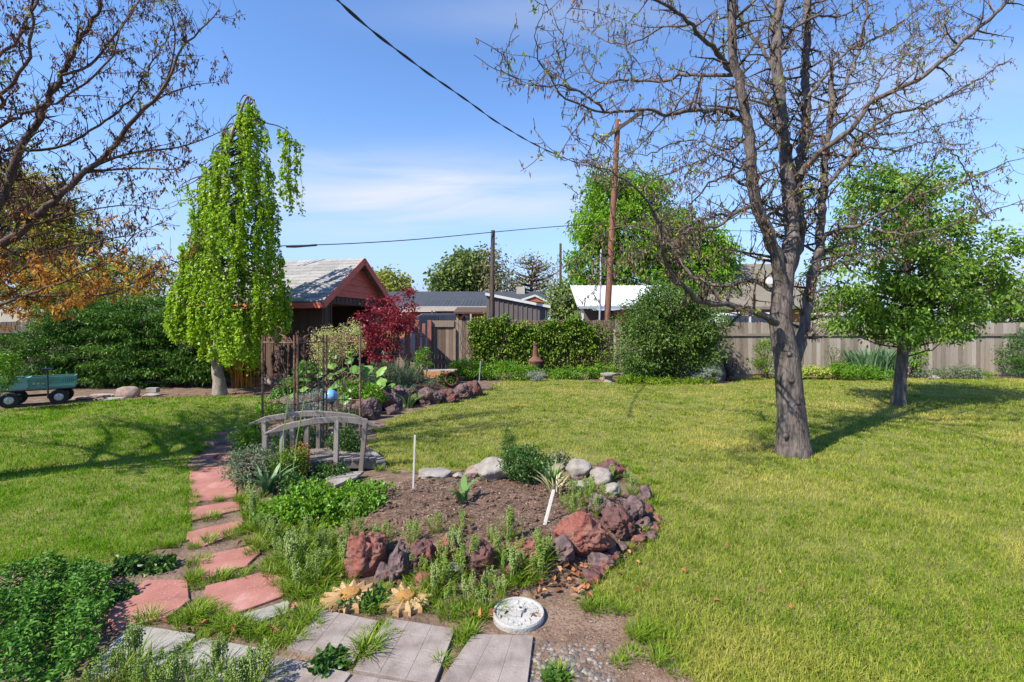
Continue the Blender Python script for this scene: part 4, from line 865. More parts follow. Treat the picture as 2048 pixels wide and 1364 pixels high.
back_tree('far_tree', 'low green tree behind the white metal shed', 1420, [(1420,620),(1420,590)], 29.5, [(1415,592,45,30),(1380,600,40,25),(1455,585,20,25)], 110, 16, .28, .2, m_bush, .15, dr=1.0, bfrac=.6)
back_tree('rusty_conifer', 'orange tinged conifer behind the maple branches at left', 150, [(150,600),(140,420)], 16.5, [(60,560,90,55),(160,530,80,70),(240,570,70,60),(300,560,30,50),(110,460,70,60),(30,480,60,70),(200,610,100,40),(80,400,50,60),(20,390,50,60),(305,575,28,32,-2.5),(255,600,45,30,-2.5)], 640, 40, .22, .17, m_rust, .2, dr=1.0, asp=.26, flat=.4)

# ================================================================ SHRUBS AND BORDERS
def shrub(name, label, cat, base, T, bl, ncl, per, crad, L, m, asp=.5, group=None, stems=8, part='leaves', extra=None, sr=.012, **kw):
    b0 = np.array((X(base, T), T, 0.)); b0[2] = float(H(b0[0], b0[1])); t = thing(name, label, cat, b0, group=group)
    lv, ctr = leafy(part, bl, T, ncl, per, crad, L, m, t, b0, asp=asp, **kw)
    if stems:
        mb = MB()
        for q in ctr[rng.choice(len(ctr), min(stems, len(ctr)), replace=False)]:
            s = b0+np.array((rng.normal(0, .06), rng.normal(0, .06), -.02)); p = spline([s, s*.5+q*.5+np.array((0, 0, .12)), q], .15); tube(mb, p, np.linspace(sr, sr*.3, len(p)), 5, rng.random())
        mb.build('stems', m_woodstem, t, o=b0)
    return t, ctr, b0
# yew hedge at left: three spreading bushes that merge
shrub('yew_bush', 'dark spreading yew behind the garden cart', 'shrub', 150, 13.6, [(120,700,70,70),(150,640,60,50),(80,690,40,25,-.5),(180,720,50,50),(130,745,60,25)], 400, 60, .12, .10, m_yew, .30, stems=10, flat=.3, droop_ax=-.1, dr=.75, upn=(0,0,1))
shrub('yew_bush', 'broad dark yew in the middle of the hedge left of the weeping tree', 'shrub', 270, 13.6, [(250,690,75,80),(290,650,70,60),(230,640,50,50),(300,730,70,40),(225,740,60,28)], 470, 60, .12, .10, m_yew, .30, stems=10, flat=.3, droop_ax=-.1, dr=.75, upn=(0,0,1))
shrub('yew_bush', 'dark yew reaching behind the weeping tree trunk', 'shrub', 385, 13.7, [(370,700,55,65),(400,730,50,40),(350,640,50,45),(430,740,30,28)], 300, 60, .12, .10, m_yew, .30, stems=8, flat=.3, droop_ax=-.1, dr=.65, upn=(0,0,1))
shrub('green_shrub', 'bright green shrub at the left frame edge in front of the cart', 'shrub', -12, 9.6, [(-8,745,36,40),(5,725,25,20)], 50, 40, .07, .06, m_green, .4, stems=4, dr=.3)
shrub('evergreen_shrub', 'dark green conifer shrub against the fence at the right edge', 'shrub', 2045, 15.8, [(2050,710,40,38),(2030,725,25,22),(2055,680,20,25)], 110, 44, .11, .08, m_dgreen, .3, stems=4, flat=.45, dr=.5)
# the big rounded bush in front of the fence
shrub('rounded_bush', 'big rounded olive green bush in front of the fence centre', 'shrub', 1335, 15.2, [(1330,670,90,80),(1290,640,60,50),(1390,650,65,55),(1340,600,60,32),(1270,700,45,55),(1400,705,45,42),(1420,640,35,35),(1310,590,30,18),(1300,730,50,28),(1360,600,30,20)], 820, 38, .14, .085, m_bush, .5, stems=90, sr=.018, dr=1.1, inner=.5)
# burgundy shrub by the gate
bs, ctr, b0 = shrub('burgundy_shrub', 'burgundy leaved upright shrub between the garage and the gate', 'shrub', 772, 11.6, [(770,660,42,40),(790,640,30,25),(755,640,25,24),(800,655,32,22),(765,700,38,32),(730,680,16,22),(822,640,12,10),(772,605,9,20),(818,602,9,22),(740,610,8,18),(755,600,6,16),(795,612,7,18),(725,640,10,22)], 250, 20, .065, .062, m_burg, .55, stems=50, sr=.012, dr=.45, droop_ax=.2, wide=True)
# planting in the raised back bed
GZ = 10.2
pl, ctr, b0 = shrub('plume_plant', 'tall plant with cream flower plumes over huge crinkled leaves behind the iron screen', 'plant', 665, GZ, [(655,672,20,22),(680,690,16,25),(640,680,10,18),(708,660,9,18),(712,690,12,20),(640,700,14,22),(690,665,10,14),(660,715,22,20)], 150, 40, .05, .026, m_plume, .8, stems=16, part='flower_plumes', sr=.012, dr=.35, flat=1.2, zmin=.5)
mb = MB(); spots = [(620,745,.26),(650,755,.30),(680,740,.30),(710,760,.34),(640,780,.28),(690,790,.30),(730,775,.34),(760,765,.36),(600,770,.24),(665,730,.26),(720,735,.28),(745,750,.30),(590,790,.22),(700,720,.22),(625,800,.22),(735,795,.25)]
for px, py, s in spots+[(a+rng.normal(0,18), b+rng.normal(0,14), c_*.8) for _ in range(3) for a, b, c_ in spots]:
    c0 = P(px, py, GZ-.15+rng.normal(0, .28)); s *= .62; k = 13; aa = np.arange(k)*2*math.pi/k; tilt = unit(np.array((rng.normal(-.2,.35), -.45+rng.normal(0,.3), .75))); s1_ = unit(np.cross(tilt, (0,1,.1))); s2_ = np.cross(tilt, s1_)
    v = [c0]; 
    for q in aa: rr_ = s*(.8+.25*math.cos(q))*(1+.13*rng.normal()); v.append(c0+s1_*math.cos(q)*rr_+s2_*math.sin(q)*rr_*.85-tilt*(.05+.05*rng.random())*s*2)
    j = np.arange(k); mb.add(v, np.stack((np.zeros(k, int), 1+j, 1+(j+1) % k), 1), rng.random())
mb.build('leaves', m_rhub, pl, o=b0)
shrub('leafy_perennial', 'low lime green leafy plant right of the blue gazing ball', 'plant', 735, 9.5, [(735,790,35,20),(700,775,25,20)], 60, 34, .05, .05, m_green, .6, stems=3, dr=.3)
shrub('lime_perennial', 'leafy light green plant at the left foot of the plume plant', 'plant', 590, 10.2, [(590,775,28,22),(560,790,22,12),(610,745,20,20)], 70, 30, .06, .07, m_rhub, .7, stems=3, dr=.35, wide=True)
shrub('grey_groundcover', 'low woolly silver grey mat under the iron screen', 'plant', 615, 9.5, [(610,800,40,14),(640,792,25,12),(570,806,22,9)], 70, 40, .05, .03, m_grey, .5, stems=0, dr=.35)
shrub('leafy_perennial', 'low green plants at the left end of the back bed under the first screen panel', 'plant', 560, 9.0, [(555,822,34,14),(530,815,14,14),(585,835,24,12)], 110, 30, .05, .045, m_green, .5, stems=0, dr=.35, zmin=.0)
shrub('grey_groundcover', 'grey woolly mat spilling over the soil between the screen posts', 'plant', 640, 8.7, [(630,818,45,12),(660,830,30,10),(600,812,22,10)], 120, 36, .05, .032, m_grey, .5, stems=0, dr=.4, zmin=.0)
shrub('leafy_herb', 'small dark herbs at the foot of the third screen post', 'plant', 690, 8.5, [(690,835,30,12),(660,848,24,9)], 70, 28, .05, .04, m_dgreen, .5, stems=0, dr=.3, zmin=.0)
shrub('sage_shrub', 'grey green sage mound beside the burgundy shrub', 'shrub', 770, 11.2, [(765,745,32,24),(745,755,20,15)], 70, 36, .05, .05, m_sage, .35, stems=4, dr=.3)
def tuft(name, label, cat, base, n, h, wd, spread, m, bend=(.3, 1.0), lv=4, group=None, part='leaves', tilt=None, extra=None):
    b0 = np.asarray(base, float); t = thing(name, label, cat, b0, group=group); mb = MB()
    r = spread*np.sqrt(rng.random(n)); a = rng.random(n)*6.283; c = np.c_[r*np.cos(a), r*np.sin(a), np.zeros(n)]
    az = a+rng.normal(0, .6, n); blades(mb, c, az, h*(.6+.5*rng.random(n)), wd*(.7+.6*rng.random(n)), rng.uniform(*bend, n), lv)
    mb.build(part, m, t); return t
def onbed(x, y, Y):          # a plant base at depth Y under pixel column x
    p = np.array((X(x, Y), Y, 0.)); p[2] = float(H(p[0], Y))-.01; return p
tuft('ornamental_grass', 'tan and green arching ornamental grass clump in the back rock bed', 'grass', onbed(800,0,11.2), 170, .80, .012, .16, m_sage, (.2,.9))
tuft('ornamental_grass', 'dry straw coloured grass stems behind the ornamental grass', 'grass', onbed(822,0,11.8), 70, .65, .010, .18, m_straw, (.3,1.0))
tuft('iris_clump', 'pale green strap leaf clump beside the lava rocks of the back bed', 'plant', onbed(805,0,10.6), 70, .42, .03, .20, m_blue, (.2,.7))
tuft('iris_clump', 'yellow green floppy leaf clump spilling over the back bed rocks', 'plant', onbed(812,0,10.2), 50, .45, .028, .14, m_strap, (.5,1.1))
shrub('lavender_mound', 'fine grey green lavender mound at the crest of the back bed', 'plant', 850, 11.8, [(845,765,28,16),(825,760,18,14)], 60, 32, .05, .05, m_sage, .3, stems=3, dr=.35)
shrub('sedum_mound', 'small green mound beside the open red pot on the back bed', 'plant', 885, 12.2, [(890,757,20,14)], 40, 34, .045, .04, m_green, .6, stems=2, dr=.25)
shrub('rose_bush', 'small green shrub in front of the garage door opening', 'shrub', 845, 13.4, [(848,715,14,25),(835,730,14,14)], 34, 26, .06, .05, m_green, .6, stems=5, dr=.25)
# dead dry stems against the garage wall
tuft('dry_stems', 'bundle of dry reddish stems against the garage wall', 'plant', np.array((X(490,13.6), 13.6, 0)), 90, 1.25, .016, .35, m_seedo, (.1,.4))
# things by the gate
q = onbed(876, 0, 14.0); pb_ = thing('planter_box', 'low orange cedar planter box topped with grey boards by the gate', 'planter', q)
s = 14.0/F; mb = MB(); wdt, hgt = 56*s, .40
for sx, sy, cx_, cy_ in ((wdt, .04, 0, 0), (wdt, .04, 0, .5), (.04, .455, -wdt/2+.02, .25), (.04, .455, wdt/2-.02, .25)): box(mb, (cx_, cy_, hgt/2), (sx, sy, hgt), None, rng.random())
mb.build('side_boards', m_box, pb_)
mb = MB()
for k in range(5): box(mb, (rng.normal(0,.02), .05+k*.105, hgt+.014), (wdt+.12, .095, .026), rz(rng.normal(0,.03)), rng.random())
mb.build('top_boards', m_fence_grey, pb_)
q = onbed(835, 0, 15.0); mb = MB(); lathe(mb, [(0,0),(.15,0),(.19,.34),(.21,.34),(.21,.38),(.18,.38),(.17,.30),(0,.29)], (0,0,0), 20)
tag(mb.build('plant_pot', m_cloth, loc=tuple(q), bevel=0, smooth=False), 'black plastic pot standing against the red gate post', 'pot')
q = P(899, 762, 12.2); mb = MB(); lathe(mb, [(.0,.02),(.09,0),(.13,.10),(.15,.20),(.17,.20),(.17,.24),(.14,.24),(.12,.12),(0,.05)], (0,0,0), 20)
po = mb.build('clay_pot', m_clay, loc=tuple(q)); po.rotation_euler = (R(70), 0, R(20)); tag(po, 'red clay pot lying on its side on the back bed rocks', 'pot')
# climbing vine on the fence
b0 = np.array((X(1080,17.8), 17.8, 0)); vt = thing('climbing_vine', 'sprawling green vine covering the middle of the brown fence', 'vine', b0)
mb = MB(); cl = []
for k in range(900):
    x = rng.uniform(940, 1212); top = 643+9*math.sin(x*.043)+7*math.sin(x*.13)+5*math.sin(x*.31)+abs(rng.normal(0,5)); u = rng.random()**1.35; y = top+(735-top)*u
    if x > 1190 and rng.random() < .6: continue
    cl.append(P(x, y, 17.75-.30*rng.random()*(1-.4*u)))
cl = np.array(cl); cc = np.repeat(cl, 22, 0); n = len(cc); cc = cc+rng.normal(0, 1, (n, 3))*np.array((.09, .07, .07)); hh = sstep(.3, 1.9, cc[:, 2])
keep = rng.random(n) < (.35+.65*hh)
cc = cc[keep]; n = len(cc); leaves(mb, cc, rng.normal(0, .6, (n, 3))+np.array((0, -.5, -.3)), .075+.04*rng.random(n), .06, wide=True, rnd=np.clip(np.repeat(rng.random(len(cl)), 22)[keep]*.6+.4*rng.random(n), 0, 1)); mb.build('leaves', m_ivy, vt, o=b0)
mb = MB()
for k in range(170):
    x = rng.uniform(942, 1205); p = [P(x, 738, 17.7)]
    for j in range(6): x += rng.normal(0, 9); p.append(P(x, 738-16*(j+1), 17.72-.22*rng.random()))
    tube(mb, spline(p, .12), .009, 4, rng.random())
mb.build('stems', m_bark2, vt, o=b0)
# low border under the vine, right-hand border
shrub('green_perennial', 'deep green perennial clump left of the chiminea', 'plant', 970, 15.4, [(940,738,38,18),(1000,740,50,18),(1045,745,30,14),(915,738,20,14)], 190, 40, .07, .07, m_green, .4, stems=0, dr=.5, zmin=.0)
shrub('green_perennial', 'low green leafy plants right of the chiminea', 'plant', 1130, 15.6, [(1110,746,30,10),(1160,745,38,12),(1210,742,30,14)], 110, 34, .06, .06, m_green, .55, stems=0, dr=.4, zmin=.0)
shrub('silver_plant', 'small silver grey plant at the foot of the chiminea', 'plant', 1072, 14.9, [(1072,751,17,10)], 34, 40, .045, .04, m_grey, .35, stems=0, dr=.25)
shrub('silver_shrub', 'larger silver grey shrub at the right foot of the rounded bush', 'shrub', 1415, 14.6, [(1415,748,28,17),(1395,755,15,10)], 70, 44, .05, .05, m_grey, .35, stems=4, dr=.35)
shrub('groundcover_strip', 'low yellow green groundcover strip in front of the rounded bush', 'plant', 1340, 14.3, [(1290,762,55,8),(1350,765,60,8),(1400,763,35,7),(1250,758,20,10)], 190, 40, .05, .05, m_tuft, .6, stems=0, dr=.35, zmin=.0)
shrub('green_shrub', 'dark blue green leafy shrub under the left of the rounded bush', 'shrub', 1275, 14.7, [(1275,742,24,18)], 40, 36, .06, .06, m_dgreen, .5, stems=3, dr=.3)
shrub('young_shrub', 'loose yellow green shrub against the fence left of the bare tree', 'shrub', 1530, 15.6, [(1530,705,22,28),(1540,730,20,20),(1515,725,14,16),(1545,685,12,16)], 80, 26, .08, .06, m_ivy, .45, stems=16, dr=.35)
shrub('lime_groundcover', 'pale chartreuse groundcover right of the bare tree trunk', 'plant', 1640, 15.5, [(1625,742,30,10),(1590,747,20,8),(1655,745,20,8)], 80, 40, .05, .055, m_lime, .7, stems=0, dr=.3, zmin=0)
shrub('twiggy_shrub', 'thin twiggy shrub with sparse leaves against the grey fence', 'shrub', 1670, 15.9, [(1668,715,24,28),(1690,720,20,26)], 60, 12, .09, .045, m_bush, .5, stems=50, sr=.008, dr=.25)
tuft('iris_clump', 'tall blue green iris clump against the right fence', 'plant', np.array((X(1735,15.9), 15.9, 0)), 260, 1.10, .05, .55, m_blue, (.1,.45))
tuft('iris_clump', 'second blue green iris clump just left of the young tree trunk', 'plant', np.array((X(1775,15.9), 15.9, 0)), 200, 1.05, .05, .42, m_blue, (.1,.45))
shrub('green_perennial', 'leafy green plants in front of the iris against the right fence', 'plant', 1735, 15.2, [(1700,742,30,12),(1750,745,40,11),(1680,738,16,14)], 100, 34, .06, .06, m_green, .45, stems=0, dr=.3, zmin=0)
shrub('young_shrub', 'slender leafy shrub just right of the young tree trunk', 'shrub', 1825, 15.9, [(1828,710,16,30)], 40, 20, .09, .09, m_leafgr, .5, stems=12, dr=.25)
shrub('weedy_plant', 'low sprawling green weeds along the right fence base', 'plant', 1900, 15.6, [(1890,745,38,10),(1930,742,30,13),(1850,748,25,6)], 90, 26, .07, .06, m_sage, .4, stems=6, dr=.3, zmin=0)
shrub('weedy_plant', 'small tuft of pale weeds near the right edge of the fence base', 'plant', 1965, 15.8, [(1960,748,25,6)], 24, 24, .06, .05, m_tuft, .4, stems=0, dr=.2, zmin=0)
shrub('weedy_plant', 'straggly pinkish weeds at the fence left of the rounded bush', 'plant', 1215, 16.6, [(1215,722,18,22)], 40, 14, .08, .05, m_ivy, .4, stems=40, sr=.007, dr=.2)

# ================================================================ OBJECTS ON THE LAWN EDGE
# chiminea
q = np.array((X(1071,15.9), 15.9, .02)); ch = thing('chiminea', 'rust red metal chiminea with tall chimney in front of the vine', 'chiminea', q)
ch.scale = (.74,.74,.74)
mb = MB(); lathe(mb, [(.0,.20),(.16,.20),(.25,.28),(.30,.42),(.315,.55),(.31,.66),(.285,.70),(.0,.70)], (0,0,0), 28); mb.build('body', m_iron, ch, smooth=True)
mb = MB(); lathe(mb, [(.325,.70),(.33,.73),(.18,.88),(.135,.93),(.12,.93)], (0,0,0), 28); mb.build('hood', m_clay, ch)
mb = MB(); lathe(mb, [(.135,.93),(.125,1.05),(.105,1.30),(.098,1.44),(.125,1.46),(.125,1.51),(.08,1.51),(.08,1.3)], (0,0,0), 22); mb.build('chimney', m_clay, ch)
mb = MB()
for j in range(22):
    a = -math.pi/2+(j-10.5)*.11; tube(mb, [(.318*math.cos(a), .318*math.sin(a), .42), (.325*math.cos(a), .325*math.sin(a), .66)], .006, 4)
for z in (.42, .54, .66): aa = np.linspace(-math.pi/2-1.2, -math.pi/2+1.2, 20); tube(mb, np.c_[.322*np.cos(aa), .322*np.sin(aa), np.full(20, z)], .008, 4)
mb.build('mesh_screen', m_black, ch)
for a in (-.6, -2.5, 1.57):
    mb = MB(); tube(mb, [(.15*math.cos(a), .15*math.sin(a), .24), (.25*math.cos(a), .25*math.sin(a), .10), (.33*math.cos(a), .33*math.sin(a), 0)], .018, 6); mb.build('leg', m_iron, ch)
# round stone table and stepping rocks near the bush
q = np.array((X(1217,14.8), 14.8, 0)); bt_ = thing('stone_birdbath', 'low round pale stone slab on a short base at the lawn edge', 'birdbath', q)
mb = MB(); lathe(mb, [(0,.20),(.24,.20),(.25,.23),(.25,.26),(.21,.27),(.19,.25),(0,.245)], (0,0,0), 24); mb.build('bowl', m_stone, bt_)
mb = MB(); lathe(mb, [(.16,0),(.13,.05),(.11,.14),(.14,.20)], (0,0,0), 18); mb.build('base', m_stone, bt_)
for i, (px, py, w_, h_, lb) in enumerate(((1187,751,28,9,'flat tan rock left of the round stone slab'), (1208,758,20,7,'small tan rock in front of the round stone slab'), (1128,752,20,8,'tan rock by itself at the lawn edge right of the chiminea'), (1868,756,24,8,'pale flat rock under the fence right of the young tree'), (1958,755,30,6,'grey flat stone near the right fence corner'))):
    g = G(px, py+h_*.3); s = g[1]/F; mb = MB(); rock(mb, (0,0,0), (w_*s*.5, .12, h_*s*.8), 50+i); o_ = mb.build('border_rock', m_pinkst if i < 3 else m_stone, loc=(g[0], g[1], .03), smooth=True); tag(o_, lb, 'rock')
# forked black stump
q = np.array((X(1461,15.0), 15.0, 0)); st_ = thing('forked_stump', 'charred black forked wooden stump beside the silver shrub', 'stump', q); s = 15/F
for nm, pts, r in (('trunk', [(0,0,0),(0,0,.18),(.01,0,.34)], .13),):
    mb = MB(); tube(mb, spline(pts, .06), [.15,.14,.125,.12,.12,.12,.12][:len(spline(pts,.06))], 12, cap=True, lump=.07); mb.build(nm, m_black, st_, smooth=True)
for pts, r in (([(-.03,0,.22),(-.10,0,.40),(-.17,-.02,.58),(-.21,-.03,.68)], .075), ([(.05,0,.25),(.11,0,.42),(.12,-.01,.58),(.13,-.02,.70)], .07)):
    mb = MB(); p = spline(pts, .05); tube(mb, p, np.linspace(r*1.1, r*.9, len(p)), 12, cap=True, lump=.05); mb.build('arm', m_black, st_, smooth=True)
for x_, z_ in ((-.16, .58), (.12, .58)):
    mb = MB(); rock(mb, (x_, -.09, z_), (.018,.012,.022), 3, sub=2); mb.build('pale_knot', m_white, st_)
# garden cart with crates
q = G(72, 812); CA = R(38); ct = thing('garden_cart', 'black four wheeled garden cart at the left edge of the lawn', 'cart', q, CA); s = q[1]/F
def wheel(parent, x, y, r, nm='wheel'):
    mb = MB(); v0 = MB(); lathe(v0, [(r*.5,-.045),(r*.9,-.05),(r,-.03),(r,.03),(r*.9,.05),(r*.5,.045)], n=24); vv = v0.v[0]; mb.add(np.stack((vv[:,0]+x, vv[:,2]+y, vv[:,1]+r), 1), [f for f, m in v0.f]); w_ = mb.build(nm, m_black, parent)
    mb = MB(); v0 = MB(); lathe(v0, [(0,-.03),(r*.2,-.05),(r*.5,-.035),(r*.5,.035),(r*.2,.05),(0,.03)], n=18); vv = v0.v[0]; mb.add(np.stack((vv[:,0]+x, vv[:,2]+y, vv[:,1]+r), 1), [f for f, m in v0.f]); mb.build('hub', m_steel, w_)
for x_, y_ in ((-.40,-.05),(.36,.02),(-.36,.55),(.40,.58)): wheel(ct, x_, y_, .165)
mb = MB(); box(mb, (0,.28,.35), (1.25,.62,.03)); mb.build('bed', m_black, ct, bevel=.008)
mb = MB(); tube(mb, [(-.40,0,.17),(-.38,.6,.17)], .018, 6); tube(mb, [(.37,0,.17),(.39,.6,.17)], .018, 6); beam(mb, (-.4,.28,.2),(.4,.28,.2),.05,.05); beam(mb,(-.4,.28,.18),(-.3,.28,.34),.05,.05); beam(mb,(.4,.28,.18),(.3,.28,.34),.05,.05); mb.build('axle_frame', m_black, ct)
mb = MB(); tube(mb, [(.20,-.12,.16),(.20,-.14,.40),(.19,-.13,.80)], .016, 8); tube(mb, [(.10,-.13,.80),(.28,-.13,.80)], .018, 8, cap=True); mb.build('handle', m_bluem, ct)
def crate(name, label, x0, x1, mt, solid):
    t = thing(name, label, 'crate', q+rz(CA)@np.array(((x0+x1)/2, .28, .366)), CA); L = x1-x0; Wd = .50; hh = .25
    mb = MB(); box(mb, (0,0,.008), (L,Wd,.012))
    for sy in (-1, 1):
        box(mb, (0, sy*Wd/2, .03), (L,.012,.05)); box(mb, (0, sy*Wd/2, hh-.025), (L+.02,.022,.05))
        if solid: box(mb, (0, sy*Wd/2, .13), (L,.008,.16))
        else:
            nn = int(L/.035)
            for j in range(nn+1): box(mb, (-L/2+L*j/nn, sy*Wd/2, .13), (.010,.010,.15))
            for z in (.09,.135,.18): box(mb, (0, sy*Wd/2, z), (L,.0085,.010))
    for sx in (-1, 1):
        box(mb, (sx*L/2, 0, .03), (.012,Wd-.014,.05)); box(mb, (sx*(L/2), 0, hh-.025), (.020,Wd-.024,.049)); 
        for j in range(13): box(mb, (sx*L/2, -Wd/2+.03+j*(Wd-.06)/12, .13), (.009,.012,.15))
    mb.build('body', mt, t)
    return t
crate('plastic_crate', 'teal lattice plastic crate on the right end of the garden cart', -.12, .62, m_teal, False)
crate('plastic_crate', 'pale teal solid sided crate on the left end of the garden cart', -.74, -.14, m_teal2, True)
# stones and edging under the yews
for i, (px, py, w_, h_, mt, lb) in enumerate(((255,791,45,20,m_pinkst,'rounded pinkish boulder under the yew hedge'), (222,797,50,5,m_stone,'long flat grey stone slab right of the cart, front one'), (205,790,48,6,m_stone,'long flat grey stone slab behind the other slab right of the cart'), (165,795,36,5,m_pinkst,'brown flat stone just right of the cart wheel'), (305,790,36,6,m_stone,'flat pale stone under the small concrete block'))):
    g = G(px, py+3); s = g[1]/F; mb = MB(); rock(mb, (0,0,0), (w_*s*.55, .16, h_*s*.8), 70+i, ang=.2*(i == 1)); tag(mb.build('border_rock', mt, loc=(g[0], g[1], h_*s*.35), smooth=True), lb, 'rock')
g = G(306, 790); mb = MB(); box(mb, (0,0,.07), (.26,.14,.12)); o_ = mb.build('concrete_block', m_concrete, loc=(g[0], g[1], .055), bevel=.012); tag(o_, 'small grey concrete block resting on a flat stone under the yews', 'block')

# ================================================================ IRON SCREEN
PB = [P(525,880,7.2), P(592,880,7.02), P(650,880,7.5), P(720,880,7.42)]; PB = [np.array((p[0], p[1], 0)) for p in PB]
sc = thing('iron_screen', 'rusty three panel iron trellis screen with scrollwork behind the bridge', 'trellis', PB[0])
for i, b in enumerate(PB):
    for dx in ((0,) if i in (0, 3) else (-.025, .025)):
        mb = MB(); tube(mb, [b+np.array((dx,0,-.02)), b+np.array((dx*.9,0,.8)), b+np.array((dx,0,1.60))], .016, 8, cap=True); mb.build('post', m_iron, sc, o=PB[0])
def spiral(c, r0, turns, a0, sgn=1, n=26):
    t = np.linspace(0, 1, n); a = a0+sgn*t*turns*2*math.pi; r = r0*(1-.78*t); return np.c_[c[0]+r*np.cos(a), c[1]+r*np.sin(a)]
for i in range(3):
    a, b = PB[i], PB[i+1]; d = b-a; Wd = np.linalg.norm(d); d = d/Wd; mb = MB()
    def pt(uv, mb=mb): 
        return np.array([a+d*u*Wd+np.array((0,0,v)) for u, v in uv])
    def bar(uv, r=.006): tube(mb, pt(uv), r, 5)
    def curve(uv, r=.008): tube(mb, pt([(u/Wd, v) for u, v in uv]), r, 5)
    bar([(0,1.49),(1,1.49)], .011); bar([(0,.59),(1,.59)], .011)
    for u in (.26,.5,.76): bar([(u,.30 if u == .5 else .42),(u,1.49)], .0055)
    h_ = Wd/2
    for sg in (-1, 1):
        curve([(h_+sg*.02,1.30),(h_+sg*.05,1.22),(h_+sg*.13,1.04)], .008)
        curve(spiral((h_+sg*.055,1.335), .045, 1.25, math.pi/2+ (math.pi/2 if sg > 0 else -math.pi/2), -sg), .008)
        curve(spiral((h_+sg*.055,.98), .05, 1.3, math.pi if sg > 0 else 0, -sg), .008); curve(spiral((h_+sg*.055,.86), .05, 1.3, math.pi if sg > 0 else 0, sg), .008)
        aa = np.linspace(0, 2*math.pi, 22); curve(np.c_[h_+sg*.18+.055*np.cos(aa), .92+.055*np.sin(aa)], .008)
        curve([(h_+sg*.24,1.50),(h_+sg*.20,1.55),(h_+sg*.13,1.56),(h_+sg*.06,1.60),(h_,1.62)], .007); curve(spiral((h_+sg*.085,1.545), .05, 1.4, math.pi/2, -sg), .008); curve(spiral((h_+sg*.20,1.535), .035, 1.2, math.pi/2, sg), .008)
    aa = np.linspace(0, 2*math.pi, 22); curve(np.c_[h_+.05*np.cos(aa), 1.67+.05*np.sin(aa)], .007)
    for u in (.12,.38,.62,.88): bar([(u,.20),(u,.59)], .0045)
    mb.build('scroll_panel', m_iron, sc, o=PB[0])
# gazing ball
q = P(662, 792, 8.6); q0 = np.array((q[0], q[1], float(H(q[0], q[1])))); gb = thing('gazing_ball', 'shiny blue glass gazing ball low behind the iron screen', 'ornament', q0)
mb = MB(); v, f = ico(4); mb.add(v*.115+q, f); mb.build('globe', m_glassb, gb, o=q0, smooth=True)
mb = MB(); lathe(mb, [(.11,0),(.05,.04),(.035,max(.06, q[2]-q0[2]-.14)),(.07,max(.08, q[2]-q0[2]-.10))], q0, 16); mb.build('stand', m_iron, gb, o=q0)
# ================================================================ WOODEN BRIDGE
bo = np.array((-2.3, 5.85, 0)); br = thing('garden_bridge', 'small weathered grey wooden arched garden bridge with curved handrails', 'bridge', bo)
def rail(nm, px, ya, yb, hh=.070, th=.05):
    n = len(px); p = spline([P(a, b, Y) for (a, b), Y in zip(px, np.linspace(ya, yb, n))], .06); k = len(p); t = unit(np.gradient(p, axis=0)); sd = unit(np.cross(t, (0,0,1))); up = np.cross(sd, t)
    e = np.clip(np.minimum(np.arange(k), np.arange(k)[::-1])/3.0, .35, 1)[:, None]
    v = np.stack((p-sd*th/2-up*hh/2*e, p+sd*th/2-up*hh/2*e, p+sd*th/2+up*hh/2*e, p-sd*th/2+up*hh/2*e), 1).reshape(-1, 3)
    i = np.arange(k-1)[:, None]*4; j = np.arange(4); j2 = (j+1) % 4; mb = MB(); mb.add(v, [np.stack((i+j, i+j2, i+4+j2, i+4+j), -1).reshape(-1, 4), np.array((3,2,1,0)), (k-1)*4+np.arange(4)], .6); mb.build(nm, m_wood, br, o=bo, bevel=.006)
rail('handrail', [(530,867),(563,856),(600,847),(640,841),(680,839),(720,843),(761,853)], 5.42, 5.80)
rail('handrail', [(497,849),(530,839),(570,832),(617,827),(665,829),(700,833),(735,840)], 5.92, 6.32)
def bpost(x0, y0, x1, y1, Y0, Y1=None, w_=.052):
    mb = MB(); beam(mb, P(x1, y1, Y1 or Y0), P(x0, y0, Y0), w_, .05, up=(0,1,0), rnd=rng.random()); mb.build('post', m_wood, br, o=bo, bevel=.004)
for x0, y0, x1, y1, Y in ((531,872,530,985,5.44),(566,862,563,960,5.50),(615,846,612,948,5.58),(674,841,672,940,5.66),(731,845,722,947,5.74)): bpost(x0, y0, x1, y1, Y)
for x0, y0, x1, y1, Y in ((529,842,530,930,5.97),(586,832,585,925,6.05),(638,830,637,918,6.14),(689,834,687,914,6.24)): bpost(x0, y0, x1, y1, Y)
mb = MB(); nP = 13
for k in range(nP):
    t0 = k/nP; x_f = 560+210*(k+.5)/nP; x_b = 545+200*(k+.5)/nP; arch = .16-.30*(t0+.5/nP-.5)**2
    A = P(x_f, 940, 5.45+.40*t0); B = P(x_b, 915, 6.0+.36*t0); A[2] = arch; B[2] = arch; beam(mb, A, B, .105, .03, rnd=rng.random())
mb.build('deck', m_wood, br, o=bo, bevel=.004)
for pts in (([560,770],5.47,5.86),([545,745],6.02,6.37)):
    mb = MB(); xs_ = np.linspace(pts[0][0], pts[0][1], 9); Ys_ = np.linspace(pts[1], pts[2], 9)
    for k in range(8):
        A = P(xs_[k], 940, Ys_[k]); B = P(xs_[k+1], 940, Ys_[k+1]); A[2] = .10-.30*(k/8-.5)**2; B[2] = .10-.30*((k+1)/8-.5)**2; beam(mb, A, B, .04, .09, rnd=.3)
    mb.build('stringer', m_wood, br, o=bo)

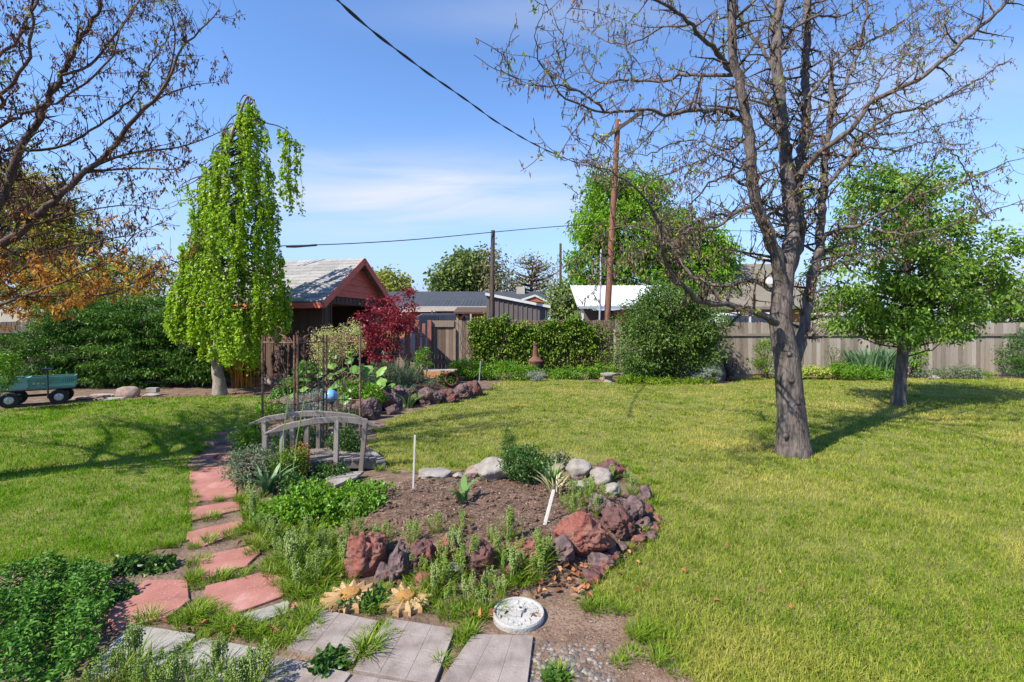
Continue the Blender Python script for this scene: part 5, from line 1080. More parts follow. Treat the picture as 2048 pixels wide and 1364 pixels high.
# ================================================================ ROCKS
def put_rock(px, py, w_, h_, mt, lb, seed, grp, lava=True, hz=None, depth=1.0):
    g = GH(px, py+h_*.42); s = g[1]/F; rx, rzz = w_*s*.5, h_*s*.55
    mb = MB(); rock(mb, (0,0,0), (rx*1.02, max(rx, rzz)*.8*depth, rzz*.95), seed, lava=lava, sub=5 if lava and w_ > 40 else 4)
    return tag(mb.build('lava_rock' if lava else 'boulder', mt, loc=(g[0], g[1]+rx*.3, g[2]+rzz*(.42 if lava else .55)), smooth=True), lb, 'rock', grp)
GR = 'lava rocks edging the front bed'
for i, a in enumerate(((730,1100,86,104,m_lava_r,'big rusty brown lava rock at the left end of the front edging'),(797,1122,52,78,m_lava_d,'narrow dark purple lava rock second from the left in the front edging'),(846,1102,54,66,m_lava,'red capped lava rock behind the seed stalks, third from the left'),(896,1096,44,52,m_lava_r,'small red lava rock in the middle of the front edging'),(960,1112,70,78,m_lava,'dark lava rock with red top in the middle of the front edging'),(1062,1100,66,40,m_lava_r,'low red lava rock half hidden by grassy stalks'),(1128,1092,48,62,m_lava_d,'dark lava rock just left of the biggest red rock'),(1168,1062,112,90,m_lava_r,'biggest bright red lava rock at the right front of the bed'),(1236,1038,66,64,m_lava,'maroon lava rock right of the biggest red rock'),(1270,1012,42,62,m_lava_d,'dark purple lava rock at the right edge of the bed'),(1225,938,60,42,m_lava,'maroon lava rock behind the pale boulders'),(1292,985,24,40,m_lava_d,'small dark lava rock nearest the lawn on the right edge'),(1205,1010,50,40,m_lava_d,'dark lava rock tucked behind the biggest red rock'))):
    put_rock(a[0], a[1], a[2], a[3], a[4], a[5], 11+i, GR)
GR = 'pale boulders at the back of the front bed'
for i, a in enumerate(((866,950,66,18,m_stone,'long low white boulder at the back left of the bed'),(947,942,36,24,m_pinkst,'small pink boulder between the two pale boulders at the back'),(987,938,72,42,m_stone,'big slanting pale boulder left of the dark green shrub'),(1158,936,56,42,m_stone,'tall white rounded boulder right of the dark green shrub'),(1203,952,44,36,m_stone,'white boulder in front of the maroon lava rock'),(1158,972,48,22,m_stone,'flat pale stone in front of the tall white boulder'),(1225,978,36,26,m_stone,'small pale stone on the right rim of the bed'),(1118,935,30,18,m_pinkst,'small stone half hidden behind the spiky yellow plant'),(910,1140,40,34,m_stone,'pale grey stone at the foot of the front lava edging'),(915,950,18,10,m_stone,'tiny pale stone beside the long low boulder'))):
    put_rock(a[0], a[1], a[2], a[3], a[4], a[5], 31+i, GR, lava=False)
GR = 'lava rocks edging the back bed'
for i, a in enumerate(((697,818,46,34,m_lava_d,'dark lava rock at the left end of the back edging, behind the screen post'),(730,812,58,56,m_lava_d,'large shadowed dark lava rock behind the right screen post'),(762,795,58,52,m_lava,'brown pitted lava rock right of the screen'),(792,788,44,56,m_lava_d,'tall brown lava rock with a rusty streak in the back edging'),(760,772,40,26,m_lava,'smaller brown lava rock on top of the back edging'),(818,784,32,46,m_lava,'brown lava rock under the floppy yellow green leaves'),(855,786,52,44,m_lava_d,'dark shaded lava rock in the middle of the back edging'),(894,788,42,32,m_lava,'orange brown lava rock near the right end of the back edging'),(922,778,46,40,m_lava_d,'dark lava rock second from the right end of the back edging'),(948,772,34,40,m_lava,'brown lava rock at the right end of the back edging by the thin stake'),(785,815,30,24,m_lava_d,'small dark lava rock in front of the back edging'),(875,766,40,20,m_lava,'dark lava rock behind the open red pot'))):
    put_rock(a[0], a[1]+4, a[2], a[3], a[4], a[5], 51+i, GR)

for k in range(34):                                       # rubble between the bigger pieces
    a = rng.uniform(-2.75, .55) ; rr_ = rng.uniform(.86, .985); x_, y_ = B1C[0]+B1A[0]*rr_*math.cos(a), B1C[1]+B1A[1]*rr_*math.sin(a); sz = rng.uniform(.03, .075)
    mb = MB(); rock(mb, (0,0,0), (sz*rng.uniform(.9,1.5), sz, sz*rng.uniform(.6,1.0)), 200+k, lava=True, sub=3, ang=rng.random()*3)
    tag(mb.build('lava_rock', (m_lava, m_lava_d, m_lava_r)[k % 3], loc=(x_, y_, float(H(x_, y_))+sz*.25), smooth=True), 'small lava rubble lying between the big lava rocks of the front bed', 'rock', 'lava rubble of the front bed')

# ================================================================ PAVERS AND STEPPING STONES
def paver(name, label, px, mt, grooves=None, group=None, h=.017, ins=.008):
    pts = np.array([G(*p, .03) for p in px]); c = pts.mean(0); mb = MB()
    # rounded-off outline
    n = len(pts); out = []
    for k in range(n):
        a, b, d = pts[k-1], pts[k], pts[(k+1) % n]
        for t in (.10, .03): out.append(b+(a-b)*t)
        for t in (.03, .10): out.append(b+(d-b)*t)
    out = np.array(out); out[:, :2] += rng.normal(0, .0025, (len(out), 2))
    mb.add(np.zeros((0, 3)), np.zeros((0, 3), int)) if False else None
    q = out-np.array((c[0], c[1], 0)); prism(mb, q, -.02, h, inset=ins); o = mb.build(name, mt, loc=(c[0], c[1], 0), bevel=.005)
    o.rotation_euler = (rng.normal(0, .006), rng.normal(0, .006), 0)
    return tag(o, label, 'paver', group)
RP = 'red stepping pavers of the path'
paver('red_paver', 'leftmost red speckled paver beside the dark green groundcover', [(290,1155),(374,1155),(381,1195),(338,1227),(226,1256),(205,1222)], m_redpaver, group=RP)
paver('red_paver', 'large red speckled paver next to the front grass clumps', [(410,1167),(533,1138),(564,1150),(568,1186),(458,1226),(408,1192)], m_redpaver, group=RP)
paver('red_paver', 'red paver third up the path with dry leaves on its edge', [(400,1108),(513,1085),(520,1103),(492,1128),(405,1154),(398,1135)], m_redpaver, group=RP)
paver('red_paver', 'plain red paver fourth up the path', [(374,1060),(485,1037),(488,1056),(407,1088),(372,1072)], m_redpaver, group=RP)
paver('red_paver', 'pale red paver below the lavender shadowed paver', [(378,1012),(478,998),(480,1016),(381,1038)], m_redpaver, group=RP)
paver('red_paver', 'farthest full red paver striped by twig shadows', [(379,936),(462,928),(474,955),(474,990),(378,1003)], m_redpaver, group=RP)
GP_ = 'grey pavers at the near end of the path'
paver('grey_paver', 'smooth grey paver at the lower left beside the groundcover', [(260,1241),(393,1263),(335,1318),(287,1345),(165,1345)], m_concrete, group=GP_)
paver('grey_paver', 'smooth grey paver right of the lower left one behind the pod stalks', [(407,1270),(540,1294),(525,1330),(478,1375),(290,1400),(328,1312)], m_concrete, group=GP_)
paver('grey_paver', 'narrow grey paver under the large red paver', [(454,1233),(574,1196),(596,1212),(495,1246)], m_concrete, group=GP_)
def brick_paver(label, A, B, Cc, D):                  # square paver, a brick pattern pressed into it
    c4 = [G(*q, .035) for q in (A, B, Cc, D)]; cen = sum(c4)/4; mb = MB()
    def uv(u, v): return (c4[0]*(1-u)*(1-v)+c4[1]*u*(1-v)+c4[2]*u*v+c4[3]*(1-u)*v)-np.array((cen[0], cen[1], 0))
    for col, (u0, u1) in enumerate(((0,.333),(.333,.667),(.667,1))):
        sp = (0,.5,1) if col != 1 else (0,.25,.75,1)
        for v0, v1 in zip(sp[:-1], sp[1:]):
            g_ = .0022; e = lambda lo, z: (lo if z else 0)
            a0 = u0+(g_ if u0 > 0 else 0); a1 = u1-(g_ if u1 < 1 else 0); b0_ = v0+(g_ if v0 > 0 else 0); b1_ = v1-(g_ if v1 < 1 else 0)
            prism(mb, [uv(a0,b0_), uv(a1,b0_), uv(a1,b1_), uv(a0,b1_)], .005, .024, inset=.02, rnd=rng.random())
    prism(mb, [uv(.002,.002), uv(.998,.002), uv(.998,.998), uv(.002,.998)], -.02, .0222)
    return tag(mb.build('brick_paver', m_paver, loc=(cen[0], cen[1], 0), bevel=.002), label, 'paver', 'taupe brick patterned pavers')
brick_paver('brick pattern paver left of the middle one, below the sunflower stones', (645,1214),(757,1237),(707,1320),(574,1289))
brick_paver('brick pattern paver in the middle of the near row', (775,1231),(911,1253),(868,1364),(706,1334))
brick_paver('rightmost brick pattern paver beside the pebbles', (946,1263),(1067,1266),(1050,1405),(850,1400))
brick_paver('brick pattern paver at the lower left with a green weed at its corner', (555,1306),(703,1341),(640,1425),(470,1385))
brick_paver('lowest brick pattern paver cut by the bottom of the picture', (709,1342),(872,1370),(820,1500),(600,1460))
def flower_stone(label, px, py, r):
    g = G(px, py, .03); t = thing('sunflower_stone', label, 'stepping stone', (g[0], g[1], 0), rng.random(), 'sunflower stepping stones'); n = 14; mb = MB(); lathe(mb, [(r*.86,-.01),(r*.86,.026),(0,.028)], n=30)
    for k in range(n):
        a = 2*math.pi*k/n; u = np.array((math.cos(a), math.sin(a), 0)); s = np.array((-u[1], u[0], 0)); rr_ = r*(1+.05*rng.normal())
        pts = np.array([u*r*.30-s*.02, u*r*.62-s*r*.19, u*rr_*.9-s*r*.08, u*rr_*1.02, u*rr_*.9+s*r*.08, u*r*.62+s*r*.19, u*r*.30+s*.02]); ridge = np.array([u*r*.32, u*rr_*.95])
        v = np.concatenate((pts+np.array((0,0,.030)), pts+np.array((0,0,-.01)), ridge+np.array((0,0,.047)), )); j = np.arange(7); 
        mb.add(v, [np.array(((0,1,14),(1,15,14),(1,2,15),(2,3,15),(3,4,15),(4,5,15),(5,14,15),(5,6,14))), np.stack((j, (j+1) % 7, 7+(j+1) % 7, 7+j), 1)[:, ::-1]], rng.random())
    mb.build('petals', m_sunfl, t)
    mb = MB(); lathe(mb, [(r*.36,.0),(r*.36,.048),(r*.33,.06),(r*.18,.068),(0,.07)], n=24); mb.build('centre', m_sunfl2, t); return t
flower_stone('ochre sunflower shaped stepping stone nearest the grassy edge, left one', 700, 1191, .175)
flower_stone('ochre sunflower shaped stepping stone right of the leafy weed', 812, 1196, .165)
g = G(1037, 1222, .04); pq = thing('round_plaque', 'round white cast stone plaque with raised relief in the mulch', 'stepping stone', (g[0], g[1], 0)); rad_ = 52*g[1]/F
mb = MB(); lathe(mb, [(rad_*.98,-.01),(rad_,.030),(rad_*.97,.040),(rad_*.90,.040),(rad_*.88,.030),(0,.030)], n=44); mb.build('disc', m_plaque, pq)
mb = MB(); beam(mb, (-rad_*.70,-.02,.036), (rad_*.10,-.035,.036), .035, .014)
lathe(mb, [(.024,.030),(.024,.052),(.012,.056),(.012,.05)], (.015,.01,0), 14); box(mb, (.085,-.005,.036), (.045,.03,.014), rz(.3))
for k in range(70):
    a = rng.random()*6.283; q = rad_*.80*math.sqrt(rng.random()); 
    if abs(q*math.sin(a)+.03) < .03: continue
    rock(mb, (q*math.cos(a), q*math.sin(a), .031), (.010+.012*rng.random(), .008+.010*rng.random(), .010), k, sub=1)
lathe(mb, [(rad_*.86,.029),(rad_*.86,.0315),(0,.0315)], n=40); mb.build('relief', m_plaque, pq)
# bricks of the far path
for i, (px, py, lb) in enumerate(((440,870,'farthest weathered brick of the path beside the lawn'),(425,888,'weathered brick on the far path below the farthest one'),(448,898,'weathered brick on the far path next to the dark herb'),(420,915,'weathered brick just above the farthest red paver, left side'),(452,917,'weathered brick just above the farthest red paver, right side'))):
    g = G(px, py); mb = MB(); box(mb, (0,0,.01), (.20,.11,.05), None); o = mb.build('path_brick', m_redpaver, loc=tuple(g), bevel=.01); o.rotation_euler = (0,0,rng.normal(.1,.35)); tag(o, lb, 'brick', 'loose bricks of the far path')
# slate at the bridge foot
mb = MB(); pts = [G(*q, .05) for q in ((648,962),(668,950),(728,945),(712,958),(670,974))]; c = sum(pts)/5; prism(mb, [p-c for p in pts], 0, .03); tag(mb.build('flat_stone', m_stone, loc=(c[0], c[1], .04), bevel=.004), 'flat pale slab at the near foot of the bridge', 'stone')

# ================================================================ STAKES
def stake(label, x0, y0, x1, y1, w_, Yoff=0, mt=None, name='garden_stake'):
    g = GH(x0, y0); s = g[1]/F; top = np.array((X(x1, g[1]), g[1]+Yoff, Z(y1, g[1]))); mb = MB(); beam(mb, g-np.array((0,0,.05)), top, w_, w_*.5, up=(0,1,0)); return tag(mb.build(name, mt or m_stick, o=g, bevel=.002), label, 'stake')
stake('tall thin white stake upright in the mulch', 826, 978, 830, 870, .018)
stake('short white stake leaning right beside the big red rock', 1087, 1046, 1110, 990, .026, .12)
stake('thin grey stake at the right end of the back rock bed', 957, 776, 961, 722, .025, 0, m_steel)

# ================================================================ FRONT BED PLANTS
def front(label, cat, name, px, py, rx, ry, ncl, per, crad, L, m, asp=.5, wide=False, stems=0, grp=None, dr=None, **kw):
    g = GH(px, py+ry); Y = g[1]+.01; bl = [(px, py, rx, ry)]
    return shrub(name, label, cat, px, Y, bl, ncl, per, crad, L, m, asp, grp, stems, dr=dr or rx*Y/F*.7, wide=wide, zmin=.0, **kw)
t_, ctr, b0 = shrub('geranium_mound', 'broad bright green leafy mound left of the bare mulch', 'plant', 650, 4.35, [(640,1025,85,36),(700,1005,55,30),(570,1035,45,36),(745,990,26,22),(610,1000,45,26),(680,1050,60,30)], 330, 26, .035, .030, m_green, .85, stems=0, dr=.30, wide=True, inner=.75, droop_ax=.2, zmin=.02, upn=(0,-.3,1))
front('dark pinkish bushy herb at the left foot of the bridge', 'plant', 'bushy_herb', 505, 930, 48, 38, 130, 26, .035, .026, m_sage, .5, stems=20, dr=.28)
front('low green leafy plant against the farthest lawn corner of the path', 'plant', 'leafy_herb', 492, 880, 26, 30, 60, 24, .04, .035, m_green, .5, stems=6)
front('dark green fleshy herb in front of the bridge deck', 'plant', 'leafy_herb', 665, 942, 28, 16, 50, 24, .03, .035, m_dgreen, .5, stems=3)
front('dark leaved low plant at the back of the bright green mound', 'plant', 'leafy_herb', 605, 970, 42, 16, 60, 24, .03, .045, m_dgreen, .55, stems=3)
front('amber and orange leaved upright shrub by the bridge post', 'plant', 'amber_shrub', 600, 920, 16, 38, 60, 16, .03, .028, m_amber, .6, stems=12)
front('green bushy growth in front of the left bridge posts', 'plant', 'bushy_herb', 575, 930, 36, 36, 90, 22, .035, .03, m_ivy, .5, stems=12)
front('dark green compact shrub among the pale boulders', 'shrub', 'dwarf_shrub', 1050, 925, 46, 34, 150, 34, .03, .024, m_dgreen, .55, stems=10, dr=.25)
front('thin dark pointed conifer top rising left of the dark dwarf shrub', 'shrub', 'dwarf_conifer', 1016, 885, 12, 38, 50, 34, .022, .024, m_dgreen, .3, stems=4, dr=.07)
front('dark purplish sprawl behind the spiky yellow plant', 'plant', 'bushy_herb', 1120, 918, 24, 16, 40, 20, .03, .028, m_sage, .5, stems=8)
front('dark green growth beyond the bridge under the iron screen', 'plant', 'bushy_herb', 690, 890, 34, 34, 90, 26, .04, .035, m_dgreen, .5, stems=8)
front('dark green growth behind the middle of the bridge rail', 'plant', 'bushy_herb', 600, 880, 50, 34, 110, 26, .04, .035, m_dgreen, .5, stems=8)
front('pale green weedy plant at the left screen post', 'plant', 'leafy_herb', 515, 850, 22, 28, 50, 22, .035, .03, m_tuft, .5, stems=6)
tuft('spiky_plant', 'spiky yellowing strap leaved plant in front of the pale boulders', 'plant', GH(1102, 972), 46, .30, .022, .06, m_strap, (.2,.9))
tuft('spiky_plant', 'dry straw leaves at the foot of the spiky yellow plant', 'plant', GH(1108, 985), 30, .20, .016, .08, m_straw, (.4,1.1))
tuft('tulip_plant', 'single broad leaved tulip plant alone in the middle of the mulch', 'plant', GH(925, 1002), 8, .26, .055, .03, m_strap, (.2,1.0), 5)
tuft('tulip_plant', 'grey green broad strap leaf plant left of the amber shrub', 'plant', GH(530, 985), 20, .36, .045, .06, m_blue, (.4,1.1), 5)
g = GH(560, 985); th_ = thing('allium_stalk', 'two tall pale green bare stalks rising in front of the bridge', 'plant', g)
for x1, y1, x0 in ((578,790,550),(609,800,575)):
    mb = MB(); Y = g[1]; p = spline([P(x0+8, 985, Y), P((x0+x1)/2, 890, Y), P(x1, y1, Y)], .06); tube(mb, p, .006, 5); mb.build('stalk', m_stem, th_, o=g)
# grape hyacinth clumps gone to seed: made once, copied
def muscari(label, nst, nbl, hgt, seed):
    t = thing('seed_stalk_clump', label, 'plant', (0,0,0)); mb = MB(); a = rng.random(nbl)*6.283; r = .05*np.sqrt(rng.random(nbl))
    blades(mb, np.c_[r*np.cos(a), r*np.sin(a), np.zeros(nbl)], a+rng.normal(0,.5,nbl), hgt*(.55+.5*rng.random(nbl)), .0055, rng.uniform(.3,1.1,nbl), 4); l_ = mb.build('leaves', m_tuft, t)
    ms = MB()
    for k in range(nst):
        a = rng.random()*6.283; r = .045*math.sqrt(rng.random()); b = np.array((r*math.cos(a), r*math.sin(a), 0)); h_ = hgt*(.8+.4*rng.random()); ln = np.array((rng.normal(0,.10), rng.normal(0,.10), 1))
        tp_ = b+ln*h_; tube(ms, spline([b, b+ln*h_*.5+rng.normal(0,.004,3), tp_], .04), .0022, 4); n = 30; u = rng.random(n); an = rng.random(n)*6.283; rr_ = .013*(1.1-.7*u)+.003
        pods(ms, b+ln*h_*(.58+.42*u)[:, None]+np.c_[rr_*np.cos(an), rr_*np.sin(an), np.zeros(n)], .0045+.0018*rng.random(n), mi=1)
    s_ = ms.build('seed_stalks', [m_stem, m_pod], t); return t, [l_, s_]
L1 = 'clump of green seed stalks and grassy leaves growing between the front lava rocks'
L2 = 'pale green seed pod clump at the bottom left over the grey pavers'
L3 = 'green seed stalk clump along the right edge of the red path'
L4 = 'green seed stalk clump on the right rim of the bed near the pale boulders'
protos = [muscari(L1, 9, 40, .20, 1), muscari(L1, 13, 46, .23, 2), muscari(L1, 6, 34, .17, 3)]
used = [False]*3
def clump_at(px, py, label, sc=1.0, grp=None, jz=0):
    k = int(rng.integers(3)); g = GH(px, py); t, ch = protos[k]
    if not used[k]:
        used[k] = True; t.location = tuple(g); t.rotation_euler = (0,0,rng.random()*6); t.scale = (sc,)*3; t['label'] = label; o = t
    else: o = dup(t, ch, g, rng.random()*6.28, sc, label)
    o['group'] = grp
for px, py in ((770,1075),(760,1110),(830,1075),(870,1060),(925,1065),(905,1110),(915,1090),(985,1085),(1000,1120),(1020,1075),(1045,1110),(1075,1085),(1090,1120),(930,1160),(880,1175),(960,1180),(985,1160),(1010,1150),(1050,1145),(1080,1135),(850,1150),(820,1140),(900,1210),(940,1215),(1000,1195),(868,1200),(970,1225),(910,1190),(950,1140),(1025,1170),(1075,1165),(880,1140)):
    clump_at(px+rng.normal(0,5), py+rng.normal(0,5), L1, rng.uniform(.55, .98), 'seed stalks among the front rocks')
for px, py in ((260,1345),(300,1372),(345,1385),(375,1370),(400,1400),(420,1375),(235,1375),(460,1410),(500,1390),(520,1360),(320,1400),(280,1395),(200,1390),(440,1350),(150,1400)):
    clump_at(px+rng.normal(0,5), py+rng.normal(0,5), L2, rng.uniform(.65, .95), 'seed pods over the near pavers')
for px, py in ((505,1010),(500,1050),(520,1075),(545,1095),(560,1115),(590,1105),(600,1135),(640,1120),(660,1100),(690,1095),(620,1090),(570,1140),(620,1160),(580,1165),(650,1140),(680,1130),(540,1070),(490,1035),(500,990),(720,1075),(710,1050),(640,1165),(600,1180)):
    clump_at(px+rng.normal(0,5), py+rng.normal(0,5), L3, rng.uniform(.75, 1.1), 'seed stalks along the red path')
for px, py in ((1130,1010),(1160,1015),(1185,1005),(1210,995),(1150,990),(1240,990),(1255,970),(1200,1020),(1140,1030),(1225,960),(1265,985),(1180,985)):
    clump_at(px+rng.normal(0,5), py+rng.normal(0,5), L4, rng.uniform(.6, .85), 'seed stalks on the right rim of the bed')
# grass and weed tufts between the pavers: three kinds, copied
def gtuft(n, h, sp):
    t = thing('grass_tuft', 'bright green grass tuft growing in the joints between the pavers', 'grass', (0,0,0)); mb = MB(); a = rng.random(n)*6.283; r = sp*np.sqrt(rng.random(n))
    blades(mb, np.c_[r*np.cos(a), r*np.sin(a), np.zeros(n)], a+rng.normal(0,.8,n), h*(.5+.7*rng.random(n)), .0050, rng.uniform(.3,1.2,n), 3); return t, [mb.build('blades', m_tuft, t)]
gp = [gtuft(120, .085, .07), gtuft(90, .12, .055), gtuft(150, .06, .09)]; gu = [False]*3
TL = 'bright green grass tuft growing in the joints between the pavers'; TE = 'grassy tuft on the border between the red path and the bed'; TD = 'small grass tuft in the bare earth path at lower right'; TB = 'ragged grass tuft along the edge of the lawn'
def tuft_at(px, py, label, sc, grp):
    k = int(rng.integers(3)); g = GH(px, py); t, ch = gp[k]
    if not gu[k]: gu[k] = True; t.location = tuple(g); t.scale = (sc,)*3; t['label'] = label; o = t
    else: o = dup(t, ch, g, rng.random()*6.28, sc, label)
    o['group'] = grp
for px, py in ((392,1180),(395,1210),(385,1235),(360,1240),(400,1235),(430,1245),(460,1258),(420,1255),(490,1262),(520,1262),(540,1268),(560,1255),(575,1245),(590,1235),(610,1225),(620,1240),(640,1200),(600,1265),(545,1300),(560,1290),(450,1270),(375,1250),(345,1235),(300,1240),(395,1150),(385,1165),(440,1160),(480,1145),(520,1135),(395,1100),(420,1090),(460,1075),(380,1045),(420,1035),(470,1022),(770,1250),(757,1275),(742,1300),(735,1315),(930,1265),(915,1290),(705,1330),(393,1285),(370,1310),(355,1325),(590,1285),(480,1265),(505,1275),(400,1120),(630,1260),(920,1275),(890,1330),(430,1225),(380,1012),(440,1008)):
    tuft_at(px+rng.normal(0,4), py+rng.normal(0,4), TL, rng.uniform(.55,1.05), 'grass tufts between the pavers')
for px, py in [(rng.uniform(485,690), 0) for _ in range(60)] and [(x_, 1000+(x_-480)*.72+rng.normal(0, 22)) for x_ in rng.uniform(482, 690, 75)]+[(500,1120),(525,1100),(540,1120),(560,1150),(590,1160),(610,1190),(590,1195),(575,1180),(550,1170),(640,1180),(665,1165),(560,1130),(600,1150),(535,1145),(500,1085),(485,1060),(500,1060),(480,1010),(620,1205),(650,1190),(760,1180),(755,1210),(748,1225),(840,1210),(865,1215),(830,1180),(900,1230),(930,1235),(960,1240),(985,1225),(500,1030),(630,1175),(680,1180),(870,1180),(845,1170),(890,1150),(1000,1170),(1050,1165),(790,1220),(700,1160)]:
    tuft_at(px+rng.normal(0,4), py+rng.normal(0,4), TE, rng.uniform(.6,1.15), 'grassy tufts along the bed edge')
for px, py in ((1240,1330),(1170,1225),(1280,1275),(1300,1290),(1265,1265),(1270,1315),(1320,1310),(1110,1360),(1310,1330),(1350,1345),(1200,1215)):
    tuft_at(px+rng.normal(0,4), py+rng.normal(0,4), TD, rng.uniform(.6,1.0), 'grass tufts in the bare earth')
for px, py in ((1290,1000),(1286,1020),(1282,965),(1288,985),(1275,950),(1262,940),(1250,932),(1295,1040),(1292,1015),(1270,945),(1200,1190),(1195,1150),(1210,1200),(1240,1230),(1225,1120),(1250,1095),(1285,1060),(1310,1010),(1305,970),(1290,940),(1250,925),(1200,928),(1080,935),(1150,932),(960,940),(900,946),(790,945),(745,920),(740,890),(755,860),(380,1000),(376,960),(372,1040),(365,1085),(330,1100),(270,1115),(395,915),(420,895),(1005,932),(775,935),(755,935),(345,1095),(300,1108),(380,1068),(376,1025),(385,940),(1330,1290),(1300,1270),(1360,1320),(1180,1170)):
    tuft_at(px+rng.normal(0,4), py+rng.normal(0,4), TB, rng.uniform(.5,.9), 'grass tufts on the lawn edge')
# broad leaved weeds
for px, py, r_, lb in ((655,1325,26,'round leafy weed at the corner of the brick pavers'),(748,1200,24,'leafy weed between the two sunflower stones'),(1107,1358,12,'small leafy weed in the pebbles'),(230,1190,26,'leafy weed at the left edge of the leftmost red paver'),(318,1128,24,'low weeds between the lawn and the red path'),(255,1132,26,'low weeds beside the dark groundcover'),(690,1212,14,'little weed at the top of the left brick paver')):
    front(lb, 'weed', 'leafy_weed', px, py, r_, r_*.45, 40, 14, .018, .035, m_dgreen if r_ < 30 else m_vinca, .6, wide=True, dr=r_*.003)
# vinca groundcover in the lower left corner
mb = MB(); gx_, gy_ = [], []
poly = [G(*q) for q in ((-60,1400),(-60,1150),(60,1138),(140,1150),(215,1165),(225,1220),(215,1260),(190,1290),(200,1330),(120,1400))]
n = 26000; Xv = rng.uniform(-3.3, -1.4, n); Yv = rng.uniform(2.0, 3.9, n); ok = inpoly(Xv, Yv, [np.array((p[0]*1.0, p[1], 0)) for p in poly]); Xv, Yv = Xv[ok], Yv[ok]; n = len(Xv)
hv = .13+.06*np.sin(Xv*9)*np.cos(Yv*8)+.03*np.sin(Xv*23+Yv*19); zz = hv*rng.random(n)**.5+.01
leaves(mb, np.c_[Xv, Yv, zz], np.c_[rng.normal(0,.8,(n,2)), rng.normal(.35,.3,n)], .022+.022*rng.random(n), .017, np.c_[rng.normal(0,.4,(n,2)), np.ones(n)], wide=True)
tag(mb.build('ground_cover', m_vinca), 'dense dark green small leaved ground cover in the lower left corner', 'ground cover', kind='stuff')
g = G(138, 1290); t = thing('blue_flower_spike', 'small pale blue flower spike rising from the dark ground cover', 'flower', g); mb = MB(); tube(mb, [g, g+np.array((0,0,.16)), P(146,1266,g[1])], .003, 5); mb.build('stem', m_stem, t, o=g)
mb = MB(); n = 40; u = rng.random(n); c = P(146,1270,g[1])+np.c_[rng.normal(0,.008,(n,2)), (u-.3)*.06]; leaves(mb, c, rng.normal(0,1,(n,3)), .010, .007); mb.build('petals', m_blueflower, t, o=g)
# ================================================================ LITTER, CHIPS, PEBBLES
def scatter(n, poly): 
    pts = np.array([p[:2] for p in poly]); lo, hi = pts.min(0), pts.max(0); x = rng.uniform(lo[0], hi[0], n*4); y = rng.uniform(lo[1], hi[1], n*4); ok = inpoly(x, y, pts); return x[ok][:n], y[ok][:n]
mb = MB(); cs = []
for (px, py, sx, sy, n) in ((1150,1150,45,22,80),(1210,1100,45,20,60),(1270,1075,25,18,50),(1100,1190,45,18,50),(1060,1240,25,10,18),(980,1240,40,8,26),(690,1170,40,10,20),(620,1165,30,20,18),(500,1085,25,10,9),(380,1255,40,10,12),(560,1270,40,12,14),(880,1160,60,20,26),(1160,1185,30,30,34),(460,1268,30,8,7),(600,1210,25,20,10),(1230,1210,60,60,10),(460,790,50,3,60),(330,795,90,4,90),(950,1050,120,30,14),(1500,1200,260,90,26),(1350,1100,80,60,10),(1130,1110,40,30,30),(200,800,60,4,40)):
    for _ in range(int(n*.28)+1 if py > 900 else n):
        x_, y_ = px+rng.normal(0, sx*.6), py+rng.normal(0, sy*.6)
        if y_ > 760: cs.append(GH(x_, y_)+np.array((0,0,.012+.02*rng.random())))
cs = np.array(cs); n = len(cs); leaves(mb, cs, np.c_[rng.normal(0,1,(n,2)), rng.normal(.15,.25,n)], .028+.032*rng.random(n), .024+.02*rng.random(n), wide=True, fold=.4, droop=-.15, up=np.c_[rng.normal(0,.35,(n,2)), np.ones(n)])
tag(mb.build('leaf_litter', m_dry), 'scattered dry orange brown fallen leaves on the soil and stones', 'leaf litter', kind='stuff')
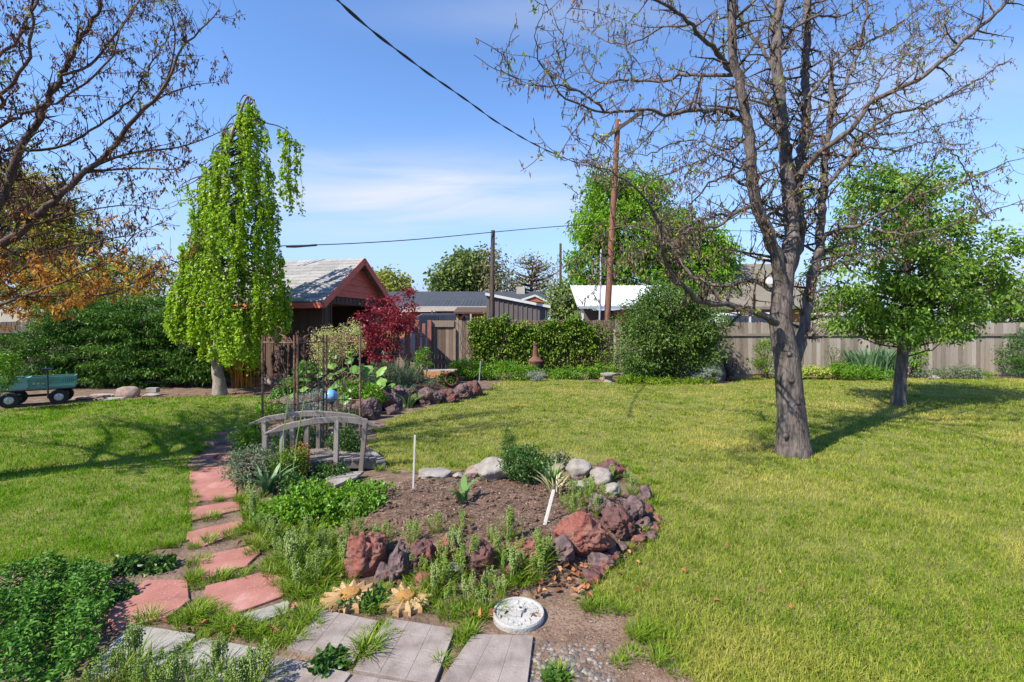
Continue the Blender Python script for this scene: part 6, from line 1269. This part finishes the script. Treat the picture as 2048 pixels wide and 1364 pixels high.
mb = MB(); n = 9000; a = rng.random(n)*6.283; r = np.sqrt(rng.random(n)); x = B1C[0]+B1A[0]*.98*r*np.cos(a); y = B1C[1]+B1A[1]*.98*r*np.sin(a); z = H1(x, y)+.003+.006*rng.random(n)
leaves(mb, np.c_[x, y, z], np.c_[rng.normal(0,1,(n,2)), rng.normal(0,.25,n)], .012+.035*rng.random(n)**2, .004+.006*rng.random(n), fold=.1, droop=0, up=np.c_[rng.normal(0,.4,(n,2)), np.ones(n)])
x, y = scatter(3000, pth); n = len(x); leaves(mb, np.c_[x, y, np.full(n, .007)], np.c_[rng.normal(0,1,(n,2)), rng.normal(0,.15,n)], .008+.02*rng.random(n)**2, .003+.004*rng.random(n), fold=.1, droop=0, up=np.c_[rng.normal(0,.3,(n,2)), np.ones(n)])
tag(mb.build('mulch_chips', m_chip), 'loose shredded bark chips over the bed and bare path', 'mulch', kind='stuff')
mb = MB(); v, f = ico(2)
for k in range(620):
    x_, y_ = rng.uniform(1060, 1230), 1285+90*rng.random()**.7
    if rng.random() < (x_-1060)/260: continue
    g = G(x_, y_); s = .005+.010*rng.random()**1.5; mb.add((v*np.array((s*1.3, s, s*.6)))@rz(rng.random()*6).T+g+np.array((0,0,.003)), f, rng.random())
for k in range(1200):                                   # clods and crumbs of soil
    a = rng.random()*6.283; r = math.sqrt(rng.random())*.95; x_, y_ = B1C[0]+B1A[0]*r*math.cos(a), B1C[1]+B1A[1]*r*math.sin(a)
tag(mb.build('pebbles', m_peb, smooth=True), 'small mixed grey river pebbles beside the rightmost brick paver', 'pebbles', kind='stuff')
mb = MB()
for k in range(900):
    a = rng.random()*6.283; r = math.sqrt(rng.random())*.95; x_, y_ = B1C[0]+B1A[0]*r*math.cos(a), B1C[1]+B1A[1]*r*math.sin(a); s = .008+.02*rng.random()**2.5
    rock(mb, (x_, y_, float(H1(x_, y_))+s*.2), (s, s*.9, s*.7), k, sub=1)
tag(mb.build('soil_clods', m_mulch), 'crumbly dark soil clods over the mounded bed', 'soil', kind='stuff')
